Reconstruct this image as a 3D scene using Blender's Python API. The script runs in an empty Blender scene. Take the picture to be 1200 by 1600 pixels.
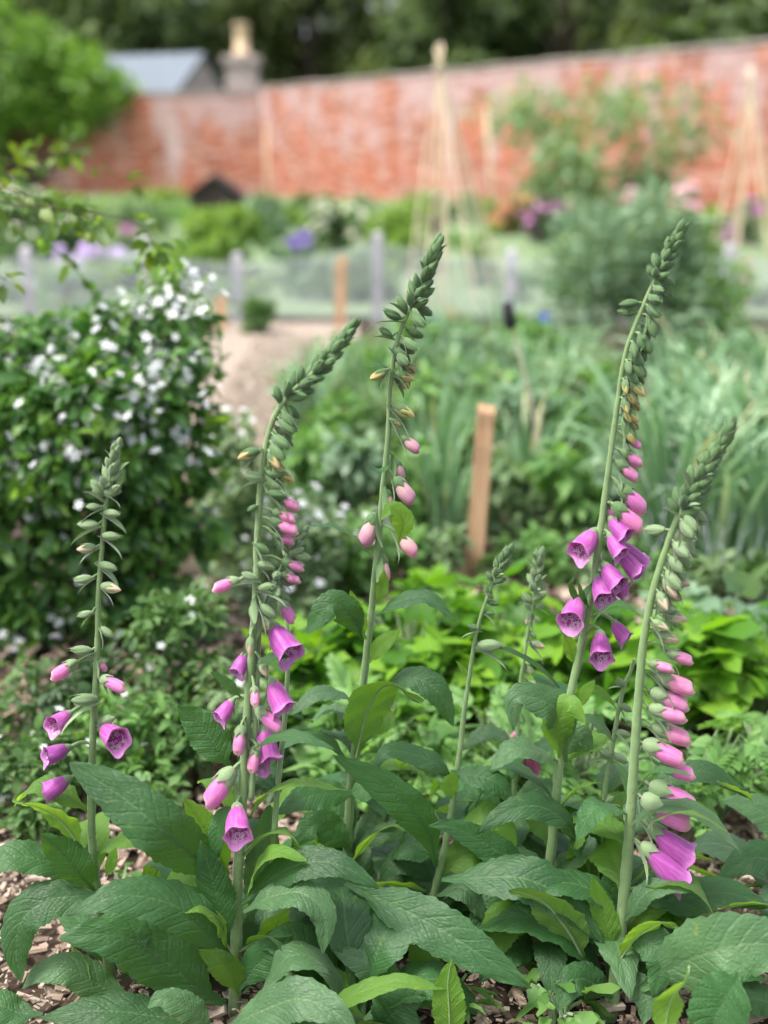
import bpy, math, random
import numpy as np
from mathutils import Vector, Matrix

random.seed(11)
rng = np.random.default_rng(11)
SC = bpy.context.scene
COL = SC.collection

# ------------------------------------------------------------------ camera model
HC, FPX = 1.05, 2000.0
TH = math.atan(550 / FPX)
CT, ST = math.cos(TH), math.sin(TH)


def P(px, py, Y):
    """the point of the vertical plane at distance Y seen at photo pixel px, py"""
    a = (px - 600) / FPX
    b = (800 - py) / FPX
    dy = CT + b * ST
    dz = -ST + b * CT
    t = Y / dy
    return np.array([a * t, Y, HC + dz * t])


def G(px, py):
    """the point of the ground seen at photo pixel px, py"""
    a = (px - 600) / FPX
    b = (800 - py) / FPX
    dy = CT + b * ST
    dz = -ST + b * CT
    t = -HC / dz
    return np.array([a * t, dy * t, 0.0])


def MPP(Y, py=900):
    b = (800 - py) / FPX
    return Y / (CT + b * ST) / FPX


def norm(v):
    v = np.asarray(v, float)
    n = np.linalg.norm(v, axis=-1, keepdims=True)
    return v / np.maximum(n, 1e-9)


def srgb(r, g, b):
    o = []
    for c in (r, g, b):
        c = c / 255.0
        o.append(c / 12.92 if c <= 0.04045 else ((c + 0.055) / 1.055) ** 2.4)
    return (o[0], o[1], o[2], 1.0)


# ------------------------------------------------------------------ mesh helpers
class MB:
    def __init__(s):
        s.V, s.Fq, s.Ft, s.UV, s.n = [], [], [], [], 0

    def add(s, v, quads=None, tris=None, uv=None, mat=0):
        v = np.asarray(v, float).reshape(-1, 3)
        s.V.append(v)
        s.UV.append(np.zeros((len(v), 2)) if uv is None else np.asarray(uv, float))
        if quads is not None and len(quads):
            q = np.asarray(quads, int) + s.n
            s.Fq.append((q, np.full(len(q), mat)))
        if tris is not None and len(tris):
            t = np.asarray(tris, int) + s.n
            s.Ft.append((t, np.full(len(t), mat)))
        s.n += len(v)

    def mesh(s, name, mats, smooth=True, origin=(0, 0, 0)):
        V = np.concatenate(s.V) - np.asarray(origin, float)
        UV = np.concatenate(s.UV)
        loops, starts, mi, k = [], [], [], 0
        for fl, c in ((s.Fq, 4), (s.Ft, 3)):
            if fl:
                f = np.concatenate([a for a, _ in fl])
                m = np.concatenate([b for _, b in fl])
                loops.append(f.ravel())
                starts.append(np.arange(len(f)) * c + k)
                mi.append(m)
                k += f.size
        loops = np.concatenate(loops)
        starts = np.concatenate(starts)
        mi = np.concatenate(mi)
        me = bpy.data.meshes.new(name)
        me.vertices.add(len(V))
        me.vertices.foreach_set('co', V.ravel())
        me.loops.add(len(loops))
        me.loops.foreach_set('vertex_index', loops)
        me.polygons.add(len(starts))
        me.polygons.foreach_set('loop_start', starts)
        for m in (mats if isinstance(mats, (list, tuple)) else [mats]):
            me.materials.append(m)
        me.polygons.foreach_set('material_index', mi)
        me.polygons.foreach_set('use_smooth', np.full(len(starts), smooth))
        ul = me.uv_layers.new(name='UVMap')
        ul.data.foreach_set('uv', UV[loops].ravel())
        me.update(calc_edges=True)
        me.validate()
        return me

    def obj(s, name, mats, parent=None, smooth=True):
        org = (0, 0, 0)
        if parent is not None:
            org = np.array(parent['org'])
        o = bpy.data.objects.new(name, s.mesh(name, mats, smooth, org))
        COL.objects.link(o)
        if parent is not None:
            o.parent = parent
            o['org_'] = 0
            del o['org_']
        return o


ORG = {}


def thing(name, label, cat, loc, group=None):
    o = bpy.data.objects.new(name, None)
    COL.objects.link(o)
    o.empty_display_size = 0.05
    o.location = loc
    o['label'] = label
    o['category'] = cat
    if group:
        o['group'] = group
    ORG[o.name] = np.asarray(loc, float)
    return o


def part(name, mb, mats, parent, smooth=True, label=None):
    """one mesh under a thing (or under a part of a thing)"""
    root = parent
    while root.parent is not None:
        root = root.parent
    o = bpy.data.objects.new(name, mb.mesh(name, mats, smooth, ORG[root.name]))
    COL.objects.link(o)
    o.parent = parent
    if label:
        o['label'] = label
    return o


def single(name, mb, mats, label, cat, group=None, kind=None, smooth=True):
    o = bpy.data.objects.new(name, mb.mesh(name, mats, smooth))
    COL.objects.link(o)
    if label:
        o['label'] = label
    if cat:
        o['category'] = cat
    if group:
        o['group'] = group
    if kind:
        o['kind'] = kind
    return o


def catmull(pts, n):
    pts = np.asarray(pts, float)
    if len(pts) == 2:
        t = np.linspace(0, 1, n)[:, None]
        return pts[0] * (1 - t) + pts[1] * t
    e = np.vstack([2 * pts[0] - pts[1], pts, 2 * pts[-1] - pts[-2]])
    seg = len(pts) - 1
    d = np.linalg.norm(np.diff(pts, axis=0), axis=1)
    cum = np.concatenate([[0], np.cumsum(d)]) / max(d.sum(), 1e-9)
    out = []
    for s in np.linspace(0, 1, n):
        i = min(int(np.searchsorted(cum, s, side='right')) - 1, seg - 1)
        i = max(i, 0)
        t = (s - cum[i]) / max(cum[i + 1] - cum[i], 1e-9)
        p0, p1, p2, p3 = e[i], e[i + 1], e[i + 2], e[i + 3]
        out.append(0.5 * ((2 * p1) + (-p0 + p2) * t + (2 * p0 - 5 * p1 + 4 * p2 - p3) * t * t
                          + (-p0 + 3 * p1 - 3 * p2 + p3) * t ** 3))
    return np.array(out)


def add_tube(mb, pts, radii, ns=8, mat=0, cap=True, ridge=0.0):
    pts = np.asarray(pts, float)
    n = len(pts)
    radii = np.broadcast_to(np.asarray(radii, float), (n,))
    T = norm(np.gradient(pts, axis=0))
    ref = np.array([1.0, 0, 0]) if abs(T[0][0]) < 0.9 else np.array([0, 1.0, 0])
    A = norm(np.cross(T[0], ref))
    V, UV = [], []
    ph = np.arange(ns) / ns * 2 * math.pi
    for i in range(n):
        A = norm(A - T[i] * np.dot(A, T[i]))
        B = np.cross(T[i], A)
        rr = radii[i] * (1 + ridge * np.cos(ph * 5))
        V.append(pts[i] + np.outer(np.cos(ph) * rr, A) + np.outer(np.sin(ph) * rr, B))
        UV.append(np.stack([ph / (2 * math.pi), np.full(ns, i / (n - 1))], 1))
    V = np.concatenate(V)
    UV = np.concatenate(UV)
    j = np.arange(ns)
    q = []
    for i in range(n - 1):
        q.append(np.stack([i * ns + j, i * ns + (j + 1) % ns, (i + 1) * ns + (j + 1) % ns, (i + 1) * ns + j], 1))
    q = np.concatenate(q)
    tris = []
    if cap:
        V = np.vstack([V, pts[0], pts[-1]])
        UV = np.vstack([UV, [0, 0], [0, 1]])
        c0, c1 = n * ns, n * ns + 1
        for k in range(ns):
            tris.append((c0, (k + 1) % ns, k))
            tris.append((c1, (n - 1) * ns + k, (n - 1) * ns + (k + 1) % ns))
    mb.add(V, q, tris if cap else None, UV, mat)


def add_box(mb, c, half, M=None, mat=0):
    hx, hy, hz = half
    v = np.array([[x, y, z] for x in (-hx, hx) for y in (-hy, hy) for z in (-hz, hz)], float)
    if M is not None:
        v = v @ np.asarray(M, float).T
    v = v + np.asarray(c, float)
    mb.add(v, [(0, 1, 3, 2), (4, 6, 7, 5), (0, 4, 5, 1), (2, 3, 7, 6), (0, 2, 6, 4), (1, 5, 7, 3)], mat=mat)


def rotz(a):
    c, s = math.cos(a), math.sin(a)
    return np.array([[c, -s, 0], [s, c, 0], [0, 0, 1.0]])


# leaf / petal templates: x along, y across, z up
T_OV = (np.array([(0, 0, 0), (.33, -.46, .07), (.38, 0, 0), (.33, .46, .07), (.72, -.33, .02), (.75, 0, -.05),
                  (.72, .33, .02), (1, 0, -.18)], float),
        [(1, 4, 5, 2), (2, 5, 6, 3)], [(0, 1, 2), (0, 2, 3), (4, 7, 5), (5, 7, 6)])


def lobed(n=5, seed=0, depth=.35):
    """a lobed herb leaf: fan of jagged lobes round a stalk end"""
    r = np.random.default_rng(seed)
    pts = [(0.3, 0, 0)]
    N = n * 4
    for i in range(N + 1):
        a = -2.6 + 5.2 * i / N
        rad = (0.62 + depth * 0.5 * math.cos(a * n * 1.2) + r.uniform(-.06, .06)) * (0.75 + .35 * math.cos(a))
        pts.append((0.3 + rad * math.cos(a), rad * math.sin(a) * .85, .10 * math.sin(3 * a) + .1 * abs(math.sin(a)) - .12 * max(0, math.cos(a))))
    pts.append((0, 0, -.02))
    k = len(pts) - 1
    tris = [(0, i, i + 1) for i in range(1, N + 1)] + [(0, N + 1, k), (0, k, 1)]
    return np.array(pts, float), [], tris


def pinnate(seed=0, n=6):
    """a feathery compound leaf"""
    r = np.random.default_rng(seed)
    V, Q, Tt = [], [], []

    def leaflet(o, a, L, w):
        k = len(V)
        d = np.array([math.cos(a), math.sin(a), 0])
        s = np.array([-math.sin(a), math.cos(a), 0])
        for t, h in ((0, 0), (.35, .5), (.35, -.5), (.75, .35), (.75, -.35), (1, 0)):
            p = o + d * t * L + s * h * w
            p[2] += .06 * abs(h) - .10 * t * t * L
            V.append(p)
        Q.append((k + 2, k + 4, k + 3, k + 1))
        Tt.append((k, k + 2, k + 1))
        Tt.append((k + 3, k + 4, k + 5))
    for i in range(n):
        t = .2 + .75 * i / n
        o = np.array([t, 0, -.2 * t * t])
        L = .38 * (1 - .6 * abs(t - .35))
        for sd in (-1, 1):
            leaflet(o, sd * (1.0 + r.uniform(-.15, .15)), L, .15)
    leaflet(np.array([.9, 0, -.17]), 0, .22, .14)
    k = len(V)
    for t in (0, .5, .95):
        V.append(np.array([t, -.012, -.2 * t * t]))
        V.append(np.array([t, .012, -.2 * t * t]))
    Q.append((k, k + 2, k + 3, k + 1))
    Q.append((k + 2, k + 4, k + 5, k + 3))
    return np.array(V), Q, Tt


def flower5(n=5):
    V, Q = [(0, 0, 0)], []
    Tt = []
    for i in range(n):
        a = i / n * 2 * math.pi
        k = len(V)
        for rr, da, z in ((.55, -.38, .12), (1.0, -.25, .1), (1.0, .25, .1), (.55, .38, .12)):
            V.append((rr * math.cos(a + da) * .5, rr * math.sin(a + da) * .5, z))
        Q.append((k, k + 1, k + 2, k + 3))
        Tt.append((0, k, k + 3))
    return np.array(V, float), Q, Tt


def add_cards(mb, C, X, N, L, W, tpl, mat=0):
    """many copies of a small template in one mesh. C centres, X along, N up, L length, W width"""
    tv, tq, tt = tpl
    C, X, N = (np.asarray(a, float) for a in (C, X, N))
    n = len(C)
    if n == 0:
        return
    L = np.broadcast_to(np.asarray(L, float), (n,))
    W = np.broadcast_to(np.asarray(W, float), (n,))
    X = norm(X)
    Yv = norm(np.cross(N, X))
    Z = np.cross(X, Yv)
    v = (C[:, None, :] + tv[None, :, 0:1] * (X * L[:, None])[:, None, :]
         + tv[None, :, 1:2] * (Yv * W[:, None])[:, None, :] + tv[None, :, 2:3] * (Z * L[:, None])[:, None, :])
    k = len(tv)
    off = (np.arange(n) * k)[:, None, None]
    q = (np.asarray(tq, int)[None] + off).reshape(-1, 4) if len(tq) else None
    t = (np.asarray(tt, int)[None] + off).reshape(-1, 3) if len(tt) else None
    uv = np.tile(np.stack([tv[:, 1] + .5, tv[:, 0]], 1), (n, 1))
    mb.add(v.reshape(-1, 3), q, t, uv, mat)


def rand_dirs(n, r):
    v = r.normal(size=(n, 3))
    return norm(v)


def cloud(blobs, n, r, shell=.55, flat=1.0):
    """points with outward directions in a set of spheres (centre, radius)"""
    w = np.array([b[1] ** 2.2 for b in blobs])
    idx = r.choice(len(blobs), n, p=w / w.sum())
    c = np.array([b[0] for b in blobs])[idx]
    R = np.array([b[1] for b in blobs])[idx]
    d = rand_dirs(n, r)
    rad = (shell + (1 - shell) * r.random(n) ** .7) * r.uniform(.82, 1.13, n)
    dd = d.copy()
    dd[:, 2] *= flat
    return c + dd * (R * rad)[:, None], d


def leaf_cloud(mb, blobs, n, L, r, tpl=T_OV, aspect=.55, up=.6, droop=.25, shell=.5, jit=.35, mat=0, zmin=.02):
    p, d = cloud(blobs, n, r, shell)
    keep = p[:, 2] > zmin
    p, d = p[keep], d[keep]
    n = len(p)
    X = norm(d * np.array([1, 1, .45]) + rand_dirs(n, r) * .75 + np.array([0, 0, -droop]))
    N = norm(d * .45 + np.array([0, 0, up]) + rand_dirs(n, r) * jit)
    Ls = L * r.uniform(.6, 1.25, n)
    add_cards(mb, p, X, N, Ls, Ls * aspect * r.uniform(.8, 1.2, n), tpl, mat)


# ------------------------------------------------------------------ materials
def newmat(name):
    m = bpy.data.materials.new(name)
    m.use_nodes = True
    nt = m.node_tree
    for n in list(nt.nodes):
        nt.nodes.remove(n)
    out = nt.nodes.new('ShaderNodeOutputMaterial')
    return m, nt, out


def nd(nt, typ, **kw):
    n = nt.nodes.new(typ)
    for k, v in kw.items():
        if k.startswith('i_'):
            key = k[2:]
            key = int(key) if key.isdigit() else key.replace('_', ' ')
            n.inputs[key].default_value = v
        else:
            setattr(n, k, v)
    return n


def ramp(nt, fac, stops, interp='LINEAR'):
    r = nt.nodes.new('ShaderNodeValToRGB')
    r.color_ramp.interpolation = interp
    els = r.color_ramp.elements
    while len(els) < len(stops):
        els.new(.5)
    for e, (p, c) in zip(els, stops):
        e.position = p
        e.color = c
    if fac is not None:
        nt.links.new(fac, r.inputs[0])
    return r.outputs[0]


def mixc(nt, fac, a, b, blend='MIX'):
    m = nt.nodes.new('ShaderNodeMix')
    m.data_type = 'RGBA'
    m.blend_type = blend
    for sock, v in ((m.inputs[0], fac), (m.inputs[6], a), (m.inputs[7], b)):
        if hasattr(v, 'links') or hasattr(v, 'is_linked'):
            nt.links.new(v, sock)
        else:
            sock.default_value = v
    return m.outputs[2]


def mth(nt, op, a, b=None, c=None):
    m = nt.nodes.new('ShaderNodeMath')
    m.operation = op
    for i, v in enumerate((a, b, c)):
        if v is None:
            continue
        if hasattr(v, 'is_linked'):
            nt.links.new(v, m.inputs[i])
        else:
            m.inputs[i].default_value = v
    return m.outputs[0]


def noise(nt, vec, scale, detail=3, rough=.5):
    n = nd(nt, 'ShaderNodeTexNoise')
    n.inputs['Scale'].default_value = scale
    n.inputs['Detail'].default_value = detail
    n.inputs['Roughness'].default_value = rough
    if vec is not None:
        nt.links.new(vec, n.inputs['Vector'])
    return n.outputs[0]


def bump(nt, h, strength=.3, dist=.01, normal=None):
    b = nd(nt, 'ShaderNodeBump')
    b.inputs['Strength'].default_value = strength
    b.inputs['Distance'].default_value = dist
    nt.links.new(h, b.inputs['Height'])
    if normal is not None:
        nt.links.new(normal, b.inputs['Normal'])
    return b.outputs[0]


def finish(nt, out, col, rough=.6, transl=0, tcol=None, spec=.35, sheen=0, normal=None):
    p = nd(nt, 'ShaderNodeBsdfPrincipled')
    if hasattr(col, 'is_linked'):
        nt.links.new(col, p.inputs['Base Color'])
    else:
        p.inputs['Base Color'].default_value = col
    if hasattr(rough, 'is_linked'):
        nt.links.new(rough, p.inputs['Roughness'])
    else:
        p.inputs['Roughness'].default_value = rough
    p.inputs['Specular IOR Level'].default_value = spec
    if sheen:
        p.inputs['Sheen Weight'].default_value = sheen
        p.inputs['Sheen Roughness'].default_value = .4
    if normal is not None:
        nt.links.new(normal, p.inputs['Normal'])
    if transl:
        t = nd(nt, 'ShaderNodeBsdfTranslucent')
        tc = tcol if tcol is not None else col
        if hasattr(tc, 'is_linked'):
            nt.links.new(tc, t.inputs[0])
        else:
            t.inputs[0].default_value = tc
        mx = nd(nt, 'ShaderNodeMixShader')
        mx.inputs[0].default_value = transl
        nt.links.new(p.outputs[0], mx.inputs[1])
        nt.links.new(t.outputs[0], mx.inputs[2])
        nt.links.new(mx.outputs[0], out.inputs[0])
    else:
        nt.links.new(p.outputs[0], out.inputs[0])


def mat_foliage(name, cols, rough=.5, transl=.35, tboost=(1.5, 1.5, .7), spec=.4):
    """leaf clouds: every leaf gets its own tint"""
    m, nt, out = newmat(name)
    g = nd(nt, 'ShaderNodeNewGeometry')
    k = len(cols)
    c = ramp(nt, g.outputs['Random Per Island'], [(i / max(k - 1, 1), cc) for i, cc in enumerate(cols)])
    tc = nd(nt, 'ShaderNodeMix', data_type='RGBA', blend_type='MULTIPLY')
    tc.inputs[0].default_value = 1
    nt.links.new(c, tc.inputs[6])
    tc.inputs[7].default_value = (*tboost, 1)
    finish(nt, out, c, rough, transl, tc.outputs[2], spec)
    return m


def mat_plain(name, c1, c2, scale=40, rough=.75, bstr=.3, spec=.3, stretch=(1, 1, 1), sheen=0):
    m, nt, out = newmat(name)
    tc = nd(nt, 'ShaderNodeTexCoord')
    mp = nd(nt, 'ShaderNodeMapping')
    mp.inputs['Scale'].default_value = stretch
    nt.links.new(tc.outputs['Object'], mp.inputs[0])
    n = noise(nt, mp.outputs[0], scale, 5, .6)
    c = ramp(nt, n, [(.3, c1), (.7, c2)])
    finish(nt, out, c, rough, spec=spec, normal=bump(nt, n, bstr, .01), sheen=sheen)
    return m


def mat_foxleaf(name, top, under, tcol, transl=.28, rough=.46, spec=.42, vein=(.75, .92, .7, 1), sheen=.25):
    """foxglove leaf: quilted net of veins, pale hairy underside, light shining through"""
    m, nt, out = newmat(name)
    tc = nd(nt, 'ShaderNodeTexCoord')
    sep = nd(nt, 'ShaderNodeSeparateXYZ')
    nt.links.new(tc.outputs['UV'], sep.inputs[0])
    u, v = sep.outputs[0], sep.outputs[1]
    au = mth(nt, 'ABSOLUTE', u)
    # side veins run forward from the midrib
    wob = noise(nt, tc.outputs['Object'], 22, 2)
    ph = mth(nt, 'MULTIPLY', mth(nt, 'SUBTRACT', mth(nt, 'ADD', v, mth(nt, 'MULTIPLY', wob, .09)), mth(nt, 'MULTIPLY', au, .16)), 11 * math.pi)
    sv = mth(nt, 'ABSOLUTE', mth(nt, 'SINE', ph))
    side = mth(nt, 'SUBTRACT', 1, mth(nt, 'MINIMUM', mth(nt, 'MULTIPLY', sv, 5), 1))
    mid = mth(nt, 'SUBTRACT', 1, mth(nt, 'MINIMUM', mth(nt, 'MULTIPLY', au, 16), 1))
    vor = nd(nt, 'ShaderNodeTexVoronoi', feature='DISTANCE_TO_EDGE')
    vor.inputs['Scale'].default_value = 1
    mp = nd(nt, 'ShaderNodeMapping')
    mp.inputs['Scale'].default_value = (6, 24, 1)
    nt.links.new(tc.outputs['UV'], mp.inputs[0])
    nt.links.new(mp.outputs[0], vor.inputs['Vector'])
    net = mth(nt, 'MINIMUM', mth(nt, 'MULTIPLY', vor.outputs[0], 3.0), 1)
    h = mth(nt, 'ADD', mth(nt, 'MULTIPLY', net, .5), mth(nt, 'MULTIPLY', mth(nt, 'MINIMUM', mth(nt, 'MULTIPLY', sv, 2), 1), .6))
    oi = nd(nt, 'ShaderNodeObjectInfo')
    big = noise(nt, tc.outputs['Object'], 14, 3)
    val = mth(nt, 'ADD', mth(nt, 'MULTIPLY', oi.outputs['Random'], .5), mth(nt, 'MULTIPLY', big, .9))
    t1 = tuple(x * .6 for x in top[:3]) + (1,)
    t2 = (top[0] * 1.75, top[1] * 1.5, top[2] * 1.3, 1)
    ctop = ramp(nt, val, [(.2, t1), (1.0, t2)])
    vfac = mth(nt, 'MULTIPLY', mth(nt, 'MAXIMUM', mth(nt, 'MULTIPLY', side, .35), mth(nt, 'MULTIPLY', mid, 1.4)), .42)
    vcol = (top[0] * 2.2 + .05, top[1] * 1.5 + .05, top[2] * 1.5 + .02, 1)
    ctop = mixc(nt, vfac, ctop, vcol)
    bl_ = noise(nt, tc.outputs['Object'], 55, 4, .6)
    ctop = mixc(nt, ramp(nt, bl_, [(.66, (0, 0, 0, 1)), (.74, (.5, .5, .5, 1))]), ctop, (top[0] * 4 + .04, top[1] * 2.2, top[2] * 1.2, 1))
    u1 = tuple(x * .8 for x in under[:3]) + (1,)
    cund = ramp(nt, val, [(.2, u1), (1.0, under)])
    cund = mixc(nt, vfac, cund, tuple(min(1, x * 1.8) for x in under[:3]) + (1,))
    g = nd(nt, 'ShaderNodeNewGeometry')
    col = mixc(nt, g.outputs['Backfacing'], ctop, cund)
    tcl = mixc(nt, vfac, tcol, tuple(x * .6 for x in tcol[:3]) + (1,))
    rg = mth(nt, 'ADD', rough, mth(nt, 'MULTIPLY', big, .12))
    finish(nt, out, col, rg, transl, tcl, spec, sheen, bump(nt, h, .42, .0022))
    return m


def mat_hairy(name, c1, c2, transl=.1, sheen=.5, rough=.6):
    m, nt, out = newmat(name)
    tc = nd(nt, 'ShaderNodeTexCoord')
    oi = nd(nt, 'ShaderNodeObjectInfo')
    n = noise(nt, tc.outputs['Object'], 60, 4)
    val = mth(nt, 'ADD', mth(nt, 'MULTIPLY', n, .7), mth(nt, 'MULTIPLY', oi.outputs['Random'], .4))
    c = ramp(nt, val, [(.25, c1), (.85, c2)])
    c = mixc(nt, ramp(nt, noise(nt, tc.outputs['Object'], 170, 3), [(.60, (0, 0, 0, 1)), (.72, (.5, .5, .5, 1))]), c, (c1[0] * .9, c1[1] * .5, c1[2] * .7, 1))
    fine = noise(nt, tc.outputs['Object'], 900, 2)
    finish(nt, out, c, rough, transl, c2, .25, sheen, bump(nt, fine, .25, .001))
    return m


def mat_petal(name, stops, transl=.35, rough=.45, spots=False, sheen=.3, inner=False):
    """stops along the tube from calyx to rim (UV v)"""
    m, nt, out = newmat(name)
    tc = nd(nt, 'ShaderNodeTexCoord')
    sep = nd(nt, 'ShaderNodeSeparateXYZ')
    nt.links.new(tc.outputs['UV'], sep.inputs[0])
    n = noise(nt, tc.outputs['UV'], 7, 3)
    v = mth(nt, 'ADD', sep.outputs[1], mth(nt, 'MULTIPLY', mth(nt, 'SUBTRACT', n, .5), .18))
    c = ramp(nt, v, stops)
    mp = nd(nt, 'ShaderNodeMapping')
    mp.inputs['Scale'].default_value = (26, 3, 1)
    nt.links.new(tc.outputs['UV'], mp.inputs[0])
    stripes = noise(nt, mp.outputs[0], 1, 2)
    c = mixc(nt, mth(nt, 'MULTIPLY', mth(nt, 'SUBTRACT', stripes, .45), .55), c, (.95, .8, .93, 1))
    oi = nd(nt, 'ShaderNodeObjectInfo')
    hsv = nd(nt, 'ShaderNodeHueSaturation')
    nt.links.new(c, hsv.inputs['Color'])
    nt.links.new(mth(nt, 'ADD', .486, mth(nt, 'MULTIPLY', oi.outputs['Random'], .028)), hsv.inputs['Hue'])
    nt.links.new(mth(nt, 'ADD', .85, mth(nt, 'MULTIPLY', oi.outputs['Random'], .3)), hsv.inputs['Value'])
    c = hsv.outputs[0]
    if spots:
        # pale blotches with dark freckles along the floor of the bell (u near 0 or 1)
        du = mth(nt, 'ABSOLUTE', mth(nt, 'SUBTRACT', sep.outputs[0], .5))
        floor = mth(nt, 'MULTIPLY', mth(nt, 'SUBTRACT', du, .06), 6)
        floor = mth(nt, 'MINIMUM', mth(nt, 'MAXIMUM', floor, 0), 1)
        vv = ramp(nt, sep.outputs[1], [(.15, (0, 0, 0, 1)), (.4, (1, 1, 1, 1)), (.84, (1, 1, 1, 1)), (.93, (0, 0, 0, 1))])
        mask = mth(nt, 'MULTIPLY', floor, vv)
        mp2 = nd(nt, 'ShaderNodeMapping')
        mp2.inputs['Scale'].default_value = (24, 11, 1)
        nt.links.new(tc.outputs['UV'], mp2.inputs[0])
        vo = nd(nt, 'ShaderNodeTexVoronoi')
        vo.inputs['Scale'].default_value = 1
        nt.links.new(mp2.outputs[0], vo.inputs['Vector'])
        halo = mth(nt, 'MULTIPLY', mth(nt, 'LESS_THAN', vo.outputs[0], .52), mask)
        dot = mth(nt, 'MULTIPLY', mth(nt, 'LESS_THAN', vo.outputs[0], .24), mask)
        c = mixc(nt, mth(nt, 'MULTIPLY', halo, .85), c, (.90, .72, .86, 1))
        c = mixc(nt, mth(nt, 'MULTIPLY', dot, .9), c, (.12, .01, .05, 1))
    finish(nt, out, c, rough, transl, c, .35, sheen, bump(nt, stripes, .25, .002))
    return m

# ------------------------------------------------------------------ plant materials
M_TOP = mat_foxleaf('foxglove leaf', (.020, .078, .023, 1), (.115, .24, .045, 1), (.20, .45, .02, 1), transl=.22, sheen=.05, spec=.45, rough=.48)
M_LIME = mat_foxleaf('young foxglove leaf', (.075, .185, .030, 1), (.14, .29, .040, 1), (.34, .62, .03, 1), transl=.45, rough=.5, sheen=.1)
M_GREY = mat_foxleaf('felted foxglove leaf', (.048, .125, .052, 1), (.12, .23, .06, 1), (.17, .36, .04, 1), rough=.46, sheen=.12, spec=.5)
M_STEM = mat_hairy('foxglove stem', (.125, .205, .075, 1), (.22, .33, .145, 1), 0)
M_BUD = mat_hairy('foxglove bud', (.060, .130, .045, 1), (.135, .235, .09, 1), .15)
M_BUDP = mat_hairy('pale foxglove bud', (.14, .225, .10, 1), (.25, .35, .18, 1), .15)
M_CREAM = mat_petal('unripe bud tip', [(0, (.26, .32, .11, 1)), (.6, (.42, .36, .10, 1)), (1, (.55, .40, .20, 1))], .25)
M_CREAM2 = mat_petal('blushing bud tip', [(0, (.34, .40, .20, 1)), (.6, (.52, .46, .28, 1)), (1, (.66, .44, .36, 1))], .25)
M_PINKBUD = mat_petal('pink bud', [(0, (.62, .38, .40, 1)), (.4, (.62, .24, .40, 1)), (.75, (.60, .19, .40, 1)), (.92, (.66, .30, .44, 1)), (1, (.76, .52, .46, 1))], .3)
M_PALEBUD = mat_petal('blush bud', [(0, (.62, .52, .40, 1)), (.5, (.70, .42, .42, 1)), (1, (.66, .25, .42, 1))], .3)
M_TUBE = mat_petal('closed pink bell', [(0, (.66, .28, .48, 1)), (.5, (.62, .16, .44, 1)), (.85, (.66, .20, .46, 1)), (1, (.80, .50, .52, 1))], .3)
M_BELL = mat_petal('purple bell', [(0, (.52, .16, .46, 1)), (.3, (.44, .075, .38, 1)), (.8, (.47, .085, .41, 1)), (1, (.62, .22, .56, 1))], .35)
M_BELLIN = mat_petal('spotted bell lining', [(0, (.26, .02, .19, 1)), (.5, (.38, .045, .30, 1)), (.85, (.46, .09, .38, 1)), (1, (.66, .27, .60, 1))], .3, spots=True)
M_WILT = mat_petal('faded bell', [(0, (.40, .10, .20, 1)), (.6, (.36, .05, .16, 1)), (1, (.50, .16, .26, 1))], .3)


# ------------------------------------------------------------------ foxglove flower templates (unit length on +Z, lower lip on +X)
def revolve(prof, nphi, zfun=None, rfun=None, bend=0.0, uoff=0.0):
    V, UV = [], []
    n = len(prof)
    for i, (t, r) in enumerate(prof):
        for k in range(nphi + 1):
            ph = 2 * math.pi * k / nphi
            rr = r * (rfun(t, ph) if rfun else 1)
            z = t + (zfun(t, ph) if zfun else 0)
            V.append((rr * math.cos(ph) + bend * t * t, rr * math.sin(ph), z))
            UV.append((k / nphi, t))
    Q = []
    w = nphi + 1
    for i in range(n - 1):
        for k in range(nphi):
            Q.append((i * w + k, i * w + k + 1, (i + 1) * w + k + 1, (i + 1) * w + k))
    return np.array(V), Q, np.array(UV)


def lerp_prof(ts, rs, n):
    t = np.linspace(0, 1, n)
    x = np.linspace(0, len(ts) - 1, n)
    c = catmull(np.array([(a, b, 0) for a, b in zip(ts, rs)]), n)
    return [(a, max(b, .002)) for a, b, _ in c]


def bell_mesh(seed, wilt=False, trumpet=False):
    r = np.random.default_rng(seed)
    mb = MB()
    prof = lerp_prof([0, .06, .16, .3, .5, .7, .84, .93, 1.0], [.05, .09, .13, .215, .275, .305, .312, .325, .375] if not trumpet else [.05, .085, .105, .15, .205, .235, .245, .258, .285], 22)
    if wilt:
        prof = [(t, x * (.55 + .25 * math.sin(t * 3))) for t, x in prof]
    a1, a2 = r.uniform(0, 6, 2)

    def lobes(ph):
        lower = max(0, math.cos(ph)) ** 1.6
        return .09 * lower + .045 * math.cos(4 * ph) * (1 - .5 * lower) - .02 * max(0, -math.cos(ph)) + .015 * math.sin(3 * ph + a1)

    def zf(t, ph):
        k = max(0, (t - .72) / .28)
        return k * k * lobes(ph) - .05 * k ** 3 * (1 - max(0, math.cos(ph)))

    def rf(t, ph):
        k = max(0, (t - .75) / .25)
        return (1 + .14 * math.cos(ph) * math.sin(math.pi * min(t, 1)) + .02 * math.sin(5 * ph + a2) * t
                + k * k * (.05 * math.cos(4 * ph + .3) + .05 * max(0, math.cos(ph))) + .035 * k * k * math.sin(5 * ph + a2) * (0.35 if trumpet else 1))
    V, Q, UV = revolve(prof, 30, zf, rf, bend=.05)
    mb.add(V, Q, None, UV, 0)
    # the lining, a petal's thickness inside
    prof2 = [(t * .985 + .012, max(x - .016, .004)) for t, x in prof]
    prof2[-1] = (prof[-1][0], prof[-1][1])
    V2, Q2, UV2 = revolve(prof2, 30, zf, rf, bend=.05)
    mb.add(V2, [q[::-1] for q in Q2], None, UV2, 1)
    return mb


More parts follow.
